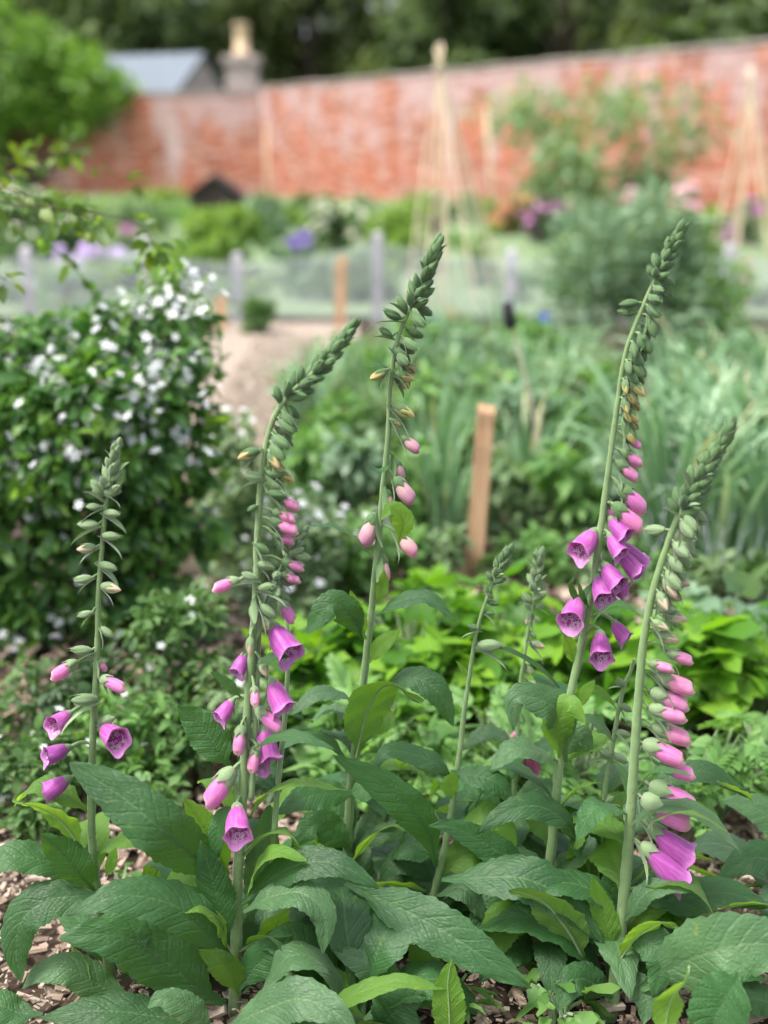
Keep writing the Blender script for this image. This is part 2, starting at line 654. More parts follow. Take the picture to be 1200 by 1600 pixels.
def tube_mesh(seed, fat=1.0, n_open=0.0):
    mb = MB()
    prof = lerp_prof([0, .07, .2, .4, .62, .82, .93, .985, 1.0], [.06, .11, .15, .195, .225, .22, .19, .11, .012], 20)
    prof = [(t, x * fat) for t, x in prof]
    r = np.random.default_rng(seed)
    a = r.uniform(0, 6)

    def zf(t, ph):
        k = max(0, (t - .8) / .2)
        return k * (.05 * math.cos(ph) + .035 * abs(math.cos(2 * ph + .2)))

    def rf(t, ph):
        k = max(0, (t - .6) / .4)
        return 1 + .10 * math.cos(ph) * math.sin(math.pi * t) - k * .13 * abs(math.cos(1.5 * ph + a)) + .015 * math.sin(4 * ph)
    V, Q, UV = revolve(prof, 22, zf, rf, bend=.05)
    mb.add(V, Q, None, UV, 0)
    return mb


def add_sepals(mb, L, r0, spread, n=5, mat=0, seed=0, base=.0, wide=1.0):
    """a cup of pointed sepals hugging the flower's base"""
    r = np.random.default_rng(seed)
    for k in range(n):
        a0 = 2 * math.pi * (k + .5) / n + r.uniform(-.12, .12)
        Lk = L * r.uniform(.85, 1.12)
        V, UV = [], []
        NT, NW = 9, 4
        for i in range(NT):
            t = i / (NT - 1)
            half = wide * 1.28 * math.pi / n * (math.sin(math.pi * min(1, .25 + .75 * t) ) ** .7 if t < 1 else 0) * (1 if t < .4 else 1 - ((t - .4) / .6) ** 1.5)
            half = max(half, .01)
            rad = r0 * (.35 + .65 * min(1, t * 2.2) ** .6) + spread * t ** 2
            for j in range(-NW, NW + 1):
                a = a0 + half * j / NW
                rr = rad * (1.0 + .06 * (1 - abs(j) / NW)) + .012 * (k % 2)
                V.append((rr * math.cos(a), rr * math.sin(a), base + Lk * t))
                UV.append((j / NW, t))
        w = 2 * NW + 1
        Q = [(i * w + j, i * w + j + 1, (i + 1) * w + j + 1, (i + 1) * w + j) for i in range(NT - 1) for j in range(w - 1)]
        mb.add(V, Q, None, UV, mat)


def add_bract(mb, L, w, mat=0, lift=.5, z0=-.18):
    """the small leaf under each flower, starting at the stem and arching outward below (+X)"""
    NT, NW = 9, 2
    V, UV = [], []
    for i in range(NT):
        t = i / (NT - 1)
        half = w * (math.sin(math.pi * (.12 + .88 * t)) ** .8 if t < 1 else 0) * (1 - .35 * t) + .003
        x = .05 + .55 * L * t * lift * (1 + .3 * t)
        z = z0 + L * t * (1 - .25 * t * t)
        for j in range(-NW, NW + 1):
            f = j / NW
            V.append((x - .16 * half * f * f * 2, half * f, z))
            UV.append((f, t))
    ww = 2 * NW + 1
    Q = [(i * ww + j, i * ww + j + 1, (i + 1) * ww + j + 1, (i + 1) * ww + j) for i in range(NT - 1) for j in range(ww - 1)]
    mb.add(V, Q, None, UV, mat)


def green_bud(seed, tip=False):
    """closed bud wrapped in its calyx, unit length"""
    mb = MB()
    r = np.random.default_rng(seed)
    prof = lerp_prof([0, .08, .25, .5, .75, .92, 1.0], [.05, .14, .215, .235, .175, .08, .006], 15)

    def rf(t, ph):
        return 1 + .10 * math.cos(5 * ph + 2.5 * t) * min(1, t * 2) + .1 * math.cos(ph)
    V, Q, UV = revolve([(t * .93, x * .92) for t, x in prof], 20, None, rf, bend=.06)
    mb.add(V, Q, None, UV, 1 if tip else 0)
    add_sepals(mb, .74 if tip else 1.0, .228, -.16 if not tip else -.05, seed=seed, mat=0, wide=1.15)
    return mb


ME = {}
ME['bell'] = [bell_mesh(s).mesh('bell', [M_BELL, M_BELLIN]) for s in (1, 2, 3)]
ME['trumpet'] = [bell_mesh(s, trumpet=True).mesh('trumpet_bell', [M_BELL, M_BELLIN]) for s in (11, 12)]
ME['wilt'] = [bell_mesh(9, True).mesh('wilted_bell', [M_WILT, M_WILT])]
ME['tube'] = [tube_mesh(s).mesh('closed_bell', [M_TUBE]) for s in (4, 5)]
ME['pink'] = [tube_mesh(s, .98).mesh('pink_bud', [M_PINKBUD]) for s in (6, 7)]
ME['pale'] = [tube_mesh(s, 1.12).mesh('blush_bud', [M_PALEBUD]) for s in (6, 7)]
ME['green'] = [green_bud(s).mesh('green_bud', [M_BUD]) for s in (1, 2, 3, 4)]
ME['greenp'] = [green_bud(s).mesh('pale_green_bud', [M_BUDP]) for s in (1, 2, 3, 4)]
ME['tip'] = [green_bud(s, True).mesh('tipped_bud', [M_BUD, M_CREAM]) for s in (5, 6)]
ME['tipp'] = [green_bud(s, True).mesh('tipped_pale_bud', [M_BUDP, M_CREAM2]) for s in (5, 6)]
_c = MB(); add_sepals(_c, .36, .135, .02, seed=3); ME['calyx_bell'] = [_c.mesh('calyx', [M_BUDP])]
_c = MB(); add_sepals(_c, .52, .205, .015, seed=4); ME['calyx_tube'] = [_c.mesh('calyx', [M_BUDP])]
_c = MB(); add_sepals(_c, .52, .205, .015, seed=4); ME['calyx_dark'] = [_c.mesh('calyx', [M_BUD])]
_c = MB(); add_bract(_c, 1.3, .17, lift=.75); ME['bract'] = [_c.mesh('bract', [M_BUD])]
_c = MB(); add_bract(_c, 1.3, .17, lift=.85); ME['bractp'] = [_c.mesh('bract', [M_BUDP])]
_c = MB(); add_bract(_c, 1.6, .15, lift=1.4); ME['bract_long'] = [_c.mesh('bract', [M_BUDP])]


def link_mesh(name, me, parent, mat=None):
    o = bpy.data.objects.new(name, me)
    COL.objects.link(o)
    o.parent = parent
    if mat is not None:
        o.matrix_basis = mat
    return o


def frame(base, tip, org, twist=0.0):
    ax = np.asarray(tip) - np.asarray(base)
    L = np.linalg.norm(ax)
    z = ax / L
    d = np.array([0, -.35, -1.0])
    x = d - z * np.dot(d, z)
    if np.linalg.norm(x) < .15:
        x = np.array([0, -1.0, 0]) - z * np.dot([0, -1.0, 0], z)
    x = norm(x)
    y = np.cross(z, x)
    if twist:
        x, y = x * math.cos(twist) + y * math.sin(twist), y * math.cos(twist) - x * math.sin(twist)
    b = np.asarray(base) - org
    return Matrix(((x[0] * L, y[0] * L, z[0] * L, b[0]), (x[1] * L, y[1] * L, z[1] * L, b[1]),
                   (x[2] * L, y[2] * L, z[2] * L, b[2]), (0, 0, 0, 1)))


# ------------------------------------------------------------------ foxglove leaves
def foxleaf(pts, w, ang=40, roll=0, wave=.045, fold=.18, curl=.10, petiole=.10, seed=0, nt=44, nc=9, blunt=.0, roll1=None):
    r = np.random.default_rng(seed)
    sp = catmull(pts, nt)
    T = norm(np.gradient(sp, axis=0))
    a = math.radians(ang)
    hint = np.array([0, -math.sin(a), math.cos(a)])
    V, UV, NN = [], [], []
    p1, p2, p3 = r.uniform(0, 6.28, 3)
    L = np.linalg.norm(np.diff(sp, axis=0), axis=1).sum()
    us = np.linspace(-1, 1, 2 * nc + 1)
    for i in range(nt):
        t = i / (nt - 1)
        S = np.cross(T[i], hint)
        if np.linalg.norm(S) < .2:
            S = np.cross(T[i], hint + np.array([.3, 0, .3]))
        S = norm(S)
        N = np.cross(S, T[i])
        rl = math.radians(roll + ((roll1 - roll) * t if roll1 is not None else 0))
        S, N = S * math.cos(rl) + N * math.sin(rl), N * math.cos(rl) - S * math.sin(rl)
        NN.append(N)
        b = max(0.0, (t - petiole) / (1 - petiole))
        body = math.sin(math.pi * min(1, b ** .78)) ** (.80 - .3 * blunt) if 0 < b < 1 else 0
        hw = .46 * w * max(body, (.10 + .25 * (t / max(petiole, .01)) * .5) * (1 - t) ** .6 if t < petiole + .12 else 0)
        hw = max(hw, w * .012)
        for u in us:
            au = abs(u)
            ser = 1 + (.045 * math.sin(t * 95 + p1) + .03 * math.sin(t * 41 + p2 + (1 if u > 0 else 0))) * au ** 4
            lat = u * hw * ser
            z = fold * au * hw - curl * au * au * hw * 1.6
            z += wave * w * au ** 1.5 * (math.sin(t * 15 + p3 + (2.1 if u > 0 else 0)) * .6 + math.sin(t * 27 + p1 + (0.8 if u > 0 else 0)) * .4)
            # quilting between the side veins
            q = abs(math.sin((t - .16 * au) * 11 * math.pi + 1.1 * math.sin(9 * t + p1) + .7 * math.sin(4 * u + p3))) ** .6
            z += .019 * w * (q - .6) * min(1, au * 3) * (1 - au ** 3) * (1 if body > 0 else 0)
            z += .05 * w * math.sin(t * 7 + p2) * .6 + .03 * w * u * math.sin(t * 5 + p3) + .012 * w * math.sin(t * 37 + u * 5 + p1) * au
            V.append(sp[i] + S * lat + N * z)
            UV.append((u, t))
    k = 2 * nc + 1
    Q = [(i * k + j, i * k + j + 1, (i + 1) * k + j + 1, (i + 1) * k + j) for i in range(nt - 1) for j in range(k - 1)]
    mb = MB()
    mb.add(V, Q, None, UV)
    # the midrib stands out below
    rib = []
    for i in range(nt):
        rib.append((V[i * k + nc]))
    rr = np.linspace(.030, .006, nt) * w
    add_tube(mb, np.array(rib) - np.array(NN) * rr[:, None] * 1.12, rr, 6, cap=False, mat=1)
    mb.UV[-1][:, 0] *= .05
    return mb


# ------------------------------------------------------------------ foxgloves
class Fox:
    def __init__(s, label, stem, Y, r0, r1, group=None):
        """stem: photo pixels from the ground to the tip"""
        s.Y = Y
        pts = [P(x, y, Y) for x, y in stem]
        b = pts[0].copy()
        if b[2] > .01:
            pts = [np.array([b[0], Y, -.02])] + pts
        else:
            pts[0][2] = -.02
        s.org = np.array([pts[0][0], Y, 0.0])
        s.root = thing('foxglove', label, 'flower', s.org, 'foxgloves in the front bed')
        s.sp = catmull(pts, 90)
        s.rad = np.linspace(r0, r1, 90) * .86
        rr_ = np.random.default_rng(int(Y * 1000) + len(stem))
        s.sp[3:] += np.cumsum(rr_.normal(0, .00022, (87, 3)), axis=0) * np.array([1, 1, 0])
        s.mb = MB()
        add_tube(s.mb, s.sp, s.rad * (1 + .07 * np.sin(np.arange(90) * 1.9) ** 3), 12, ridge=.07)
        s.k = 0
        s.dark = False

    def side_stem(s, px, r0, r1, d=0.0):
        pts = [P(x, y, s.Y + d * (i / (len(px) - 1))) for i, (x, y) in enumerate(px)]
        sp = catmull(pts, 50)
        add_tube(s.mb, sp, np.linspace(r0, r1, 50), 10, ridge=.06)
        return sp

    def near(s, p, sp=None, up=.010):
        sp = s.sp if sp is None else sp
        q = np.array(p) + np.array([0, 0, up])
        i = int(np.argmin(np.linalg.norm(sp - q, axis=1)))
        return i, sp[i]

    def pedicel(s, b, ax, r=.0016, sp=None):
        i, q = s.near(b, sp)
        q2 = q + np.array([0, 0, -.004])
        out = b - q
        mid = q2 + out * .5 + np.array([0, 0, .25 * np.linalg.norm(out)])
        pts = np.array([q2, mid, b - ax * .0, b + ax * .06])
        add_tube(s.mb, catmull(pts, 8), np.linspace(r, r * 1.5, 8), 7)

    def flower(s, spec, sp=None):
        bx, by, tx, ty, dd, kind = spec[:6]
        off = spec[6] if len(spec) > 6 else 0.0
        mpp = MPP(s.Y, by)
        bp = P(bx, by, s.Y - off * mpp)
        dd = dd + (16 if kind == 'bell' and dd > 0 else 0)
        tp = P(tx, ty, s.Y - (off + dd) * mpp)
        if kind in ('bell', 'trumpet'):
            tp = bp + (tp - bp) * .92
        ax = tp - bp
        me = ME[kind]
        s.k += 1
        M = frame(bp, tp, s.org, random.uniform(-.2, .2))
        o = link_mesh('flower' if kind in ('bell', 'trumpet', 'tube', 'wilt') else 'bud', me[s.k % len(me)], s.root, M)
        if kind in ('bell', 'trumpet', 'wilt'):
            link_mesh('calyx', ME['calyx_bell'][0], o)
        elif kind in ('tube', 'pink', 'pale'):
            link_mesh('calyx', ME['calyx_dark' if s.dark else 'calyx_tube'][0], o)
        br = link_mesh('bract', ME['bract' if s.dark else 'bractp'][0], o)
        if kind in ('bell', 'trumpet', 'tube', 'wilt'):
            br.matrix_basis = Matrix.Scale(.6, 4)
        elif kind in ('greenp', 'tipp', 'green', 'tip'):
            br.matrix_basis = Matrix.Rotation(random.uniform(-.5, .5), 4, 'Z') @ Matrix.Scale(random.uniform(1.0, 1.6), 4)
        s.pedicel(bp, norm(ax) * np.linalg.norm(ax), .0017 if kind in ('bell', 'trumpet', 'tube') else .0012, sp)
        return o

    def buds(s, y0, y1, n, L0, L1, kinds, az=0, spread=60, drop0=-35, drop1=45, power=1.0, ped=.35, sp=None, rad=None, alt=.25, bract=True):
        """green buds up the spike, from photo height y0 (low) to y1 (tip); az 0 = towards +X, -90 = to the camera"""
        sp = s.sp if sp is None else sp
        rad = s.rad if rad is None else rad
        z0 = P(600, y0, s.Y)[2]
        z1 = P(600, y1, s.Y)[2]
        T = norm(np.gradient(sp, axis=0))
        zs = sp[:, 2]
        for k in range(n):
            f = k / max(n - 1, 1)
            g = 1 - (1 - f) ** power
            z = z0 + (z1 - z0) * g
            i = int(np.argmin(abs(zs - z)))
            sgn = (-1) ** k
            aa = math.radians(az + sgn * spread * (.35 + .65 * random.random()))
            if random.random() < alt:
                aa = math.radians(az + 180 + random.uniform(-50, 50))
            out = np.array([math.cos(aa), math.sin(aa), 0])
            out = norm(out - T[i] * np.dot(out, T[i]))
            dr = math.radians(drop0 + (drop1 - drop0) * g + random.uniform(-9, 9))
            L = (L0 + (L1 - L0) * g) * random.uniform(.88, 1.1) * MPP(s.Y, 800)
            ax = norm(out * math.cos(dr) + T[i] * math.sin(dr))
            bp = sp[i] + out * (rad[min(i, len(rad) - 1)] * .8 + ped * L) + T[i] * (.06 * L)
            kk = [kd for lim, kd in kinds if f <= lim][0]
            me = ME[kk]
            s.k += 1
            M = frame(bp, bp + ax * L, s.org, random.uniform(-.5, .5))
            o = link_mesh('bud', me[s.k % len(me)], s.root, M)
            if kk in ('tube', 'pink', 'pale'):
                link_mesh('calyx', ME['calyx_dark' if s.dark else 'calyx_tube'][0], o)
            if bract:
                b = link_mesh('bract', ME['bract' if s.dark else 'bractp'][0], o)
                b.matrix_basis = Matrix.Scale(.75 + .3 * random.random(), 4)
            pts = np.array([sp[i], sp[i] + out * (.5 * np.linalg.norm(bp - sp[i])) + T[i] * .15 * L, bp + ax * L * .04])
            add_tube(s.mb, catmull(pts, 5), [.0012, .0011, .0011, .0012, .0016], 6)

    def tip(s, y0, n, L0, L1, kind='green', sp=None):
        """the crowded tip of the spike"""
        sp = s.sp if sp is None else sp
        z0 = P(600, y0, s.Y)[2]
        zt = sp[-1][2]
        T = norm(np.gradient(sp, axis=0))
        gold = 2.39996
        for k in range(n):
            f = k / (n - 1)
            z = z0 + (zt - z0) * f
            i = int(np.argmin(abs(sp[:, 2] - z)))
            A = norm(np.cross(T[i], [0, 1, 0]))
            B = np.cross(T[i], A)
            a = k * gold
            out = A * math.cos(a) + B * math.sin(a)
            L = (L0 + (L1 - L0) * f ** .8) * MPP(s.Y, 600) * random.uniform(.8, 1.05)
            dr = math.radians(40 + 42 * f)
            ax = norm(out * math.cos(dr) + T[i] * math.sin(dr))
            bp = sp[i] + out * L * .10
            s.k += 1
            o = link_mesh('bud', ME[kind][s.k % 4], s.root, frame(bp, bp + ax * L, s.org, a))
            if k % 3 != 2:
                b = link_mesh('bract', ME['bract' if s.dark else 'bractp'][0], o)
                b.matrix_basis = Matrix.Scale(random.uniform(.7, 1.15), 4)

    def leaf(s, px, w, ang=40, m=None, d0=0.0, d1=0.0, dm=None, label=None, **kw):
        """px photo pixels from stalk to tip, w width in pixels, depth offsets in metres (towards the camera +)"""
        n = len(px)
        pts = []
        for i, (x, y) in enumerate(px):
            t = i / (n - 1)
            if dm is None:
                d = d0 + (d1 - d0) * t
            else:
                d = d0 + (dm - d0) * t * 2 if t < .5 else dm + (d1 - dm) * (t - .5) * 2
            q = P(x, y, s.Y - d)
            q[2] = max(q[2], .012)
            pts.append(q)
        mpp = MPP(s.Y - .5 * (d0 + d1), px[n // 2][1])
        s.k += 1
        mb = foxleaf(pts, w * mpp, ang, seed=int(px[0][0] * 7 + px[-1][1]) % 9999, **kw)
        return part('leaf', mb, [m or M_TOP, M_STEM], s.root, label=label)

    def rosette(s, n, l0, l1, w, m=None, az0=0, az1=360, h=.10, seed=0):
        """low leaves round the foot"""
        r = np.random.default_rng(seed)
        for k in range(n):
            az = math.radians(az0 + (az1 - az0) * (k + r.uniform(.1, .9)) / n)
            L = r.uniform(l0, l1)
            out = np.array([math.cos(az), math.sin(az), 0])
            sd = np.array([-out[1], out[0], 0]) * r.uniform(-.15, .15) * L
            hh = h * r.uniform(.6, 1.5)
            b = s.org + np.array([0, 0, r.uniform(.01, .05)])
            pts = [b + out * .01, b + out * L * .3 + np.array([0, 0, hh * .8]), b + out * L * .68 + sd * .6 + np.array([0, 0, hh]),
                   b + out * L + sd + np.array([0, 0, hh * r.uniform(.1, .7)])]
            mb = foxleaf(pts, w * r.uniform(.8, 1.2), 5, seed=seed * 50 + k, wave=.04, petiole=.16)
            mm = m or (M_TOP if r.random() < .7 else M_GREY)
            part('leaf', mb, [mm, M_STEM], s.root)

    def cauline(s, n, z0, z1, l0, l1, w, seed, az0=0, az1=360):
        """stem leaves: rising, arching over and hanging at the tip"""
        r = np.random.default_rng(seed)
        for k in range(n):
            z = z0 + (z1 - z0) * (k + r.random()) / n
            i = int(np.argmin(abs(s.sp[:, 2] - z)))
            az = math.radians(az0 + ((az1 - az0) * k * .618) % max(az1 - az0, 1) + r.uniform(-20, 20))
            L = r.uniform(l0, l1) * (1 - .35 * (z - z0) / max(z1 - z0, .01))
            out = np.array([math.cos(az), math.sin(az), 0])
            sd = np.array([-out[1], out[0], 0]) * r.uniform(-.2, .2) * L
            up_ = r.uniform(.15, .55)
            b = s.sp[i]
            pts = [b, b + out * L * .28 + np.array([0, 0, up_ * L * .55]), b + out * L * .62 + sd * .5 + np.array([0, 0, up_ * L * .75]),
                   b + out * L * .92 + sd + np.array([0, 0, L * (up_ * .6 - r.uniform(.1, .55))])]
            for q in pts:
                q[2] = max(q[2], .02)
            mb = foxleaf(pts, w * r.uniform(.75, 1.2), r.uniform(-10, 25), seed=seed * 31 + k, wave=r.uniform(.02, .07), petiole=.12, roll=r.uniform(-35, 35))
            part('leaf', mb, [[M_TOP, M_LIME, M_TOP, M_GREY, M_LIME][int(r.integers(0, 5))], M_STEM], s.root)

    def done(s):
        part('stem', s.mb, [M_STEM], s.root)


# ---- A, at the left edge
a = Fox('short upright foxglove with open purple bells low down, in front of the white-flowered bush',
        [(182, 1575), (165, 1480), (150, 1380), (143, 1290), (142, 1190), (147, 1050), (152, 900), (160, 800), (171, 730), (177, 702)], 1.45, .0082, .0022)
for f in [(112, 1112, 76, 1136, 26, 'bell'), (112, 1166, 64, 1182, 12, 'bell'), (112, 1214, 62, 1240, 4, 'bell', 5), (158, 1132, 190, 1158, 32, 'bell'),
          (122, 1034, 80, 1056, 10, 'tube'), (156, 1059, 195, 1074, 15, 'tube'), (150, 1030, 166, 1046, -8, 'pink'),
          (143, 1016, 108, 1014, 5, 'greenp'), (144, 957, 118, 962, 5, 'greenp'), (144, 903, 112, 906, 10, 'greenp'), (156, 880, 186, 890, 5, 'greenp'),
          (158, 915, 192, 921, 8, 'tipp'), (150, 855, 117, 857, 5, 'tipp'), (158, 980, 178, 995, 12, 'greenp'), (153, 820, 118, 817, 0, 'greenp'),
          (160, 836, 190, 838, 6, 'greenp'), (157, 792, 132, 790, 0, 'greenp'), (163, 800, 190, 803, 8, 'greenp'), (164, 770, 192, 765, 8, 'greenp'),
          (160, 778, 146, 752, 5, 'greenp'), (150, 1092, 108, 1092, 20, 'greenp', 8), (155, 1130, 180, 1118, 15, 'greenp', 3)]:
    a.flower(f)
a.tip(775, 16, 34, 24, 'greenp')
a.leaf([(128, 1322), (102, 1290), (64, 1262), (20, 1249)], 62, -38, M_LIME, d0=.02, d1=.05)
a.leaf([(147, 1393), (125, 1365), (96, 1332), (64, 1304)], 66, 65, M_TOP, d0=.01, d1=.05, curl=.2)
a.leaf([(120, 1385), (80, 1352), (40, 1338), (0, 1342), (-50, 1380)], 62, 28, M_TOP, d0=0, d1=.03)
a.leaf([(168, 1400), (120, 1400), (70, 1408), (34, 1440), (26, 1490), (34, 1535)], 72, 42, M_TOP, d0=.02, d1=.07)
a.leaf([(110, 1470), (122, 1500), (135, 1535), (148, 1562)], 46, -35, M_LIME, d0=.02, d1=.04)
a.leaf([(215, 1590), (165, 1545), (110, 1515), (60, 1522), (34, 1545)], 62, 45, M_GREY, d0=.03, d1=.06)
a.leaf([(165, 1370), (175, 1345), (182, 1322)], 20, 60, M_LIME, d0=.01, d1=.02)
a.leaf([(150, 1300), (141, 1330), (140, 1350), (150, 1390)], 22, 60, M_GREY, d0=-.01, d1=-.02)
a.leaf([(330, 1610), (250, 1588), (160, 1580), (60, 1592)], 66, 30, M_TOP, d0=.08, d1=.10, wave=.06)
a.leaf([(70, 1625), (30, 1585), (-10, 1570), (-60, 1580)], 56, 30, M_TOP, d0=.06, d1=.06)
a.leaf([(210, 1560), (240, 1500), (275, 1470), (300, 1480)], 40, 30, M_LIME, d0=-.02, d1=-.02)
a.rosette(3, .12, .16, .06, az0=20, az1=160, seed=3, h=.06)
a.cauline(4, 0.05, 0.28, .10, .17, .058, 51, -30, 210)
a.done()

# ---- B, tall with arching tip
b = Fox('tall foxglove with a tip arching over sideways and one low bell facing straight out',
        [(366, 1585), (368, 1480), (370, 1370), (379, 1250), (386, 1130), (394, 1020), (401, 920), (404, 830), (411, 740), (425, 668), (450, 622), (500, 575), (550, 516)],
        1.43, .0095, .0026)
b.dark = False
s2 = b.side_stem([(392, 1250), (400, 1120), (404, 1010), (412, 950), (440, 885), (462, 845), (470, 835)], .0040, .0016, .02)
s3 = b.side_stem([(425, 1380), (432, 1250), (445, 1120), (450, 1000), (440, 930)], .0042, .0022, .06)
for f in [(374, 906, 333, 918, 10, 'tube'), (436, 937, 460, 970, 5, 'tube', -10), (422, 972, 462, 1028, 26, 'bell', -8), (422, 1058, 450, 1114, 14, 'bell', -5),
          (366, 1091, 337, 1126, 10, 'bell', -10), (384, 1018, 366, 1056, 8, 'bell', -15), (412, 1160, 404, 1210, 14, 'bell', -24), (410, 1130, 424, 1196, 14, 'bell', -18),
          (377, 1133, 370, 1178, 24, 'pink', 14), (401, 1165, 391, 1206, 20, 'pink', 14), (397, 1072, 399, 1102, 22, 'pink', 14),
          (400, 1106, 440, 1138, 14, 'tube', 10), (407, 1030, 418, 1058, 16, 'tipp', 10), (391, 996, 391, 1026, 16, 'tipp', 12),
          (396, 943, 394, 972, 10, 'greenp', 14), (408, 945, 434, 966, 8, 'greenp', 12), (411, 962, 421, 984, 10, 'tipp', 12),
          (366, 1200, 321, 1255, 12, 'tube', 4), (370, 1254, 373, 1312, 42, 'bell', 14),
          (410, 748, 378, 738, 5, 'greenp'), (405, 920, 430, 912, 10, 'greenp', 10), (401, 905, 376, 893, 4, 'greenp', 6), (403, 880, 432, 886, 6, 'greenp')]:
    b.flower(f)
b.dark = True
for f in [(432, 776, 467, 792, 0, 'pink'), (426, 798, 461, 811, 4, 'pink'), (422, 812, 465, 829, 6, 'pink'), (428, 834, 459, 846, -4, 'pink'),
          (440, 876, 474, 887, 0, 'pink', -14), (436, 898, 469, 906, 0, 'pink', -14), (432, 738, 464, 752, 0, 'tip'),
          (418, 770, 450, 775, 6, 'green', 4), (417, 738, 444, 742, 8, 'green', 3), (402, 790, 384, 798, 5, 'green'), (400, 850, 424, 866, 6, 'green', 4)]:
    b.flower(f)
b.buds(722, 632, 11, 36, 34, [(.25, 'tip'), (1, 'green')], az=-15, spread=38, drop0=-30, drop1=-8, alt=.12, ped=.2)
b.tip(628, 30, 36, 30, 'green')
b.tip(870, 12, 34, 22, 'greenp', s2)
b.buds(930, 870, 7, 32, 30, [(1, 'greenp')], az=-40, spread=70, drop0=-10, drop1=30, sp=s2, rad=np.full(50, .003), ped=.2, alt=.4)
b.leaf([(352, 1376), (306, 1340), (245, 1290), (180, 1238), (108, 1192)], 92, 55, M_TOP, d0=.0, dm=.05, d1=.03, blunt=.6, wave=.03)
b.leaf([(362, 1500), (318, 1448), (260, 1410), (185, 1400), (104, 1430)], 84, 42, M_TOP, d0=.03, d1=.10, wave=.04, fold=.1)
b.leaf([(352, 1588), (310, 1548), (245, 1492), (180, 1462), (92, 1465)], 108, 58, M_TOP, d0=.02, d1=.07, wave=.03)
b.leaf([(392, 1440), (404, 1380), (413, 1320), (421, 1258)], 58, 68, M_GREY, d0=-.02, d1=-.03, blunt=.6)
b.leaf([(392, 1275), (416, 1240), (462, 1222), (540, 1236)], 42, -8, M_LIME, d0=-.01, d1=.02)
b.leaf([(384, 1402), (404, 1352), (432, 1330), (479, 1343)], 46, 12, M_LIME, d0=.02, d1=.05)
b.leaf([(378, 1412), (412, 1380), (470, 1350), (530, 1352), (592, 1388)], 62, 38, M_TOP, d0=.02, d1=.06)
b.leaf([(382, 1425), (425, 1400), (472, 1395), (506, 1430), (504, 1490)], 64, 35, M_GREY, d0=.04, d1=.09, roll=10)
b.leaf([(357, 1475), (345, 1425), (330, 1370), (314, 1312)], 62, 70, M_TOP, d0=.02, d1=.03, curl=.2)
b.leaf([(357, 1368), (334, 1318), (312, 1282), (288, 1248)], 58, 62, M_LIME, d0=.0, d1=.01)
b.leaf([(345, 1440), (308, 1396), (272, 1378), (238, 1404)], 52, 35, M_GREY, d0=-.05, d1=-.04)
b.leaf([(357, 1490), (342, 1442), (316, 1420), (284, 1428)], 36, 15, M_LIME, d0=.03, d1=.06)
b.leaf([(372, 1555), (362, 1525), (340, 1500), (310, 1484)], 52, 66, M_LIME, d0=.03, d1=.05)
b.leaf([(375, 1545), (400, 1510), (428, 1485), (456, 1462)], 62, 66, M_TOP, d0=.03, d1=.04)
b.leaf([(495, 1575), (488, 1535), (465, 1518), (425, 1530)], 46, 42, M_GREY, d0=.02, d1=.05)
b.leaf([(360, 1200), (332, 1158), (304, 1125), (277, 1102)], 66, 60, M_TOP, d0=-.02, d1=-.02)
b.leaf([(395, 1170), (430, 1152), (470, 1152), (522, 1170)], 28, 25, M_TOP, d0=.02, d1=.05)
b.leaf([(378, 1090), (352, 1066), (330, 1050)], 22, 40, M_TOP, d0=.02, d1=.04)
b.leaf([(400, 1040), (425, 1026), (452, 1026)], 20, 30, M_TOP, d0=.02, d1=.03)
b.leaf([(372, 1260), (352, 1270), (340, 1300), (338, 1345)], 34, 55, M_TOP, d0=.01, d1=.02)
b.leaf([(350, 1610), (410, 1580), (465, 1560), (520, 1580), (560, 1620)], 80, 38, M_GREY, d0=.10, d1=.16)
b.leaf([(330, 1620), (300, 1580), (255, 1560), (230, 1575)], 50, 45, M_GREY, d0=.08, d1=.10)
b.leaf([(375, 1520), (420, 1470), (440, 1430), (470, 1410)], 60, -40, M_LIME, d0=-.02, d1=-.03)
b.leaf([(390, 1540), (450, 1500), (510, 1490), (560, 1510)], 70, 20, M_TOP, d0=-.03, d1=-.03)
b.rosette(5, .13, .20, .070, seed=5, h=.08, az0=-20, az1=200)
b.cauline(8, 0.05, 0.3, .10, .17, .058, 52, -30, 210)
b.done()

# ---- D, tall, behind, pale buds
d = Fox('tall slender foxglove with pale blush buds and no open bells, its nodding tip dark green',
        [(545, 1470), (541, 1350), (546, 1230), (559, 1120), (571, 1010), (580, 930), (588, 850), (596, 760), (605, 680), (609, 600), (620, 530), (641, 478), (663, 430), (680, 386)],
        1.60, .0085, .0024)
d.dark = True
for f in [(618, 583, 651, 593, 4, 'tip'), (614, 634, 652, 651, 4, 'tip'), (626, 680, 655, 703, 6, 'pale'), (615, 745, 646, 783, 8, 'pale'),
          (602, 765, 611, 796, -4, 'pale'), (588, 802, 566, 850, 6, 'pale', -6), (618, 832, 651, 864, 8, 'pale'), (594, 866, 602, 908, 0, 'pale', -8),
          (616, 716, 628, 748, -6, 'pale', -8), (612, 526, 592, 510, 6, 'green'), (614, 545, 640, 560, 8, 'green'), (626, 498, 598, 482, 4, 'green'),
          (612, 655, 628, 665, 6, 'tip', 4)]:
    d.flower(f)
d.buds(600, 480, 9, 36, 34, [(.3, 'tip'), (1, 'green')], az=-10, spread=50, drop0=-25, drop1=0, alt=.2, ped=.25)
d.tip(485, 24, 34, 27, 'green')
d.leaf([(578, 868), (552, 838), (522, 822), (484, 822)], 26, 10, M_TOP, d0=.01, d1=.04)
d.leaf([(588, 962), (622, 940), (668, 934), (711, 970)], 40, 22, M_TOP, d0=.01, d1=.04)
d.leaf([(566, 998), (548, 962), (516, 945), (478, 990)], 52, 60, M_TOP, d0=.02, d1=.05, blunt=.5)
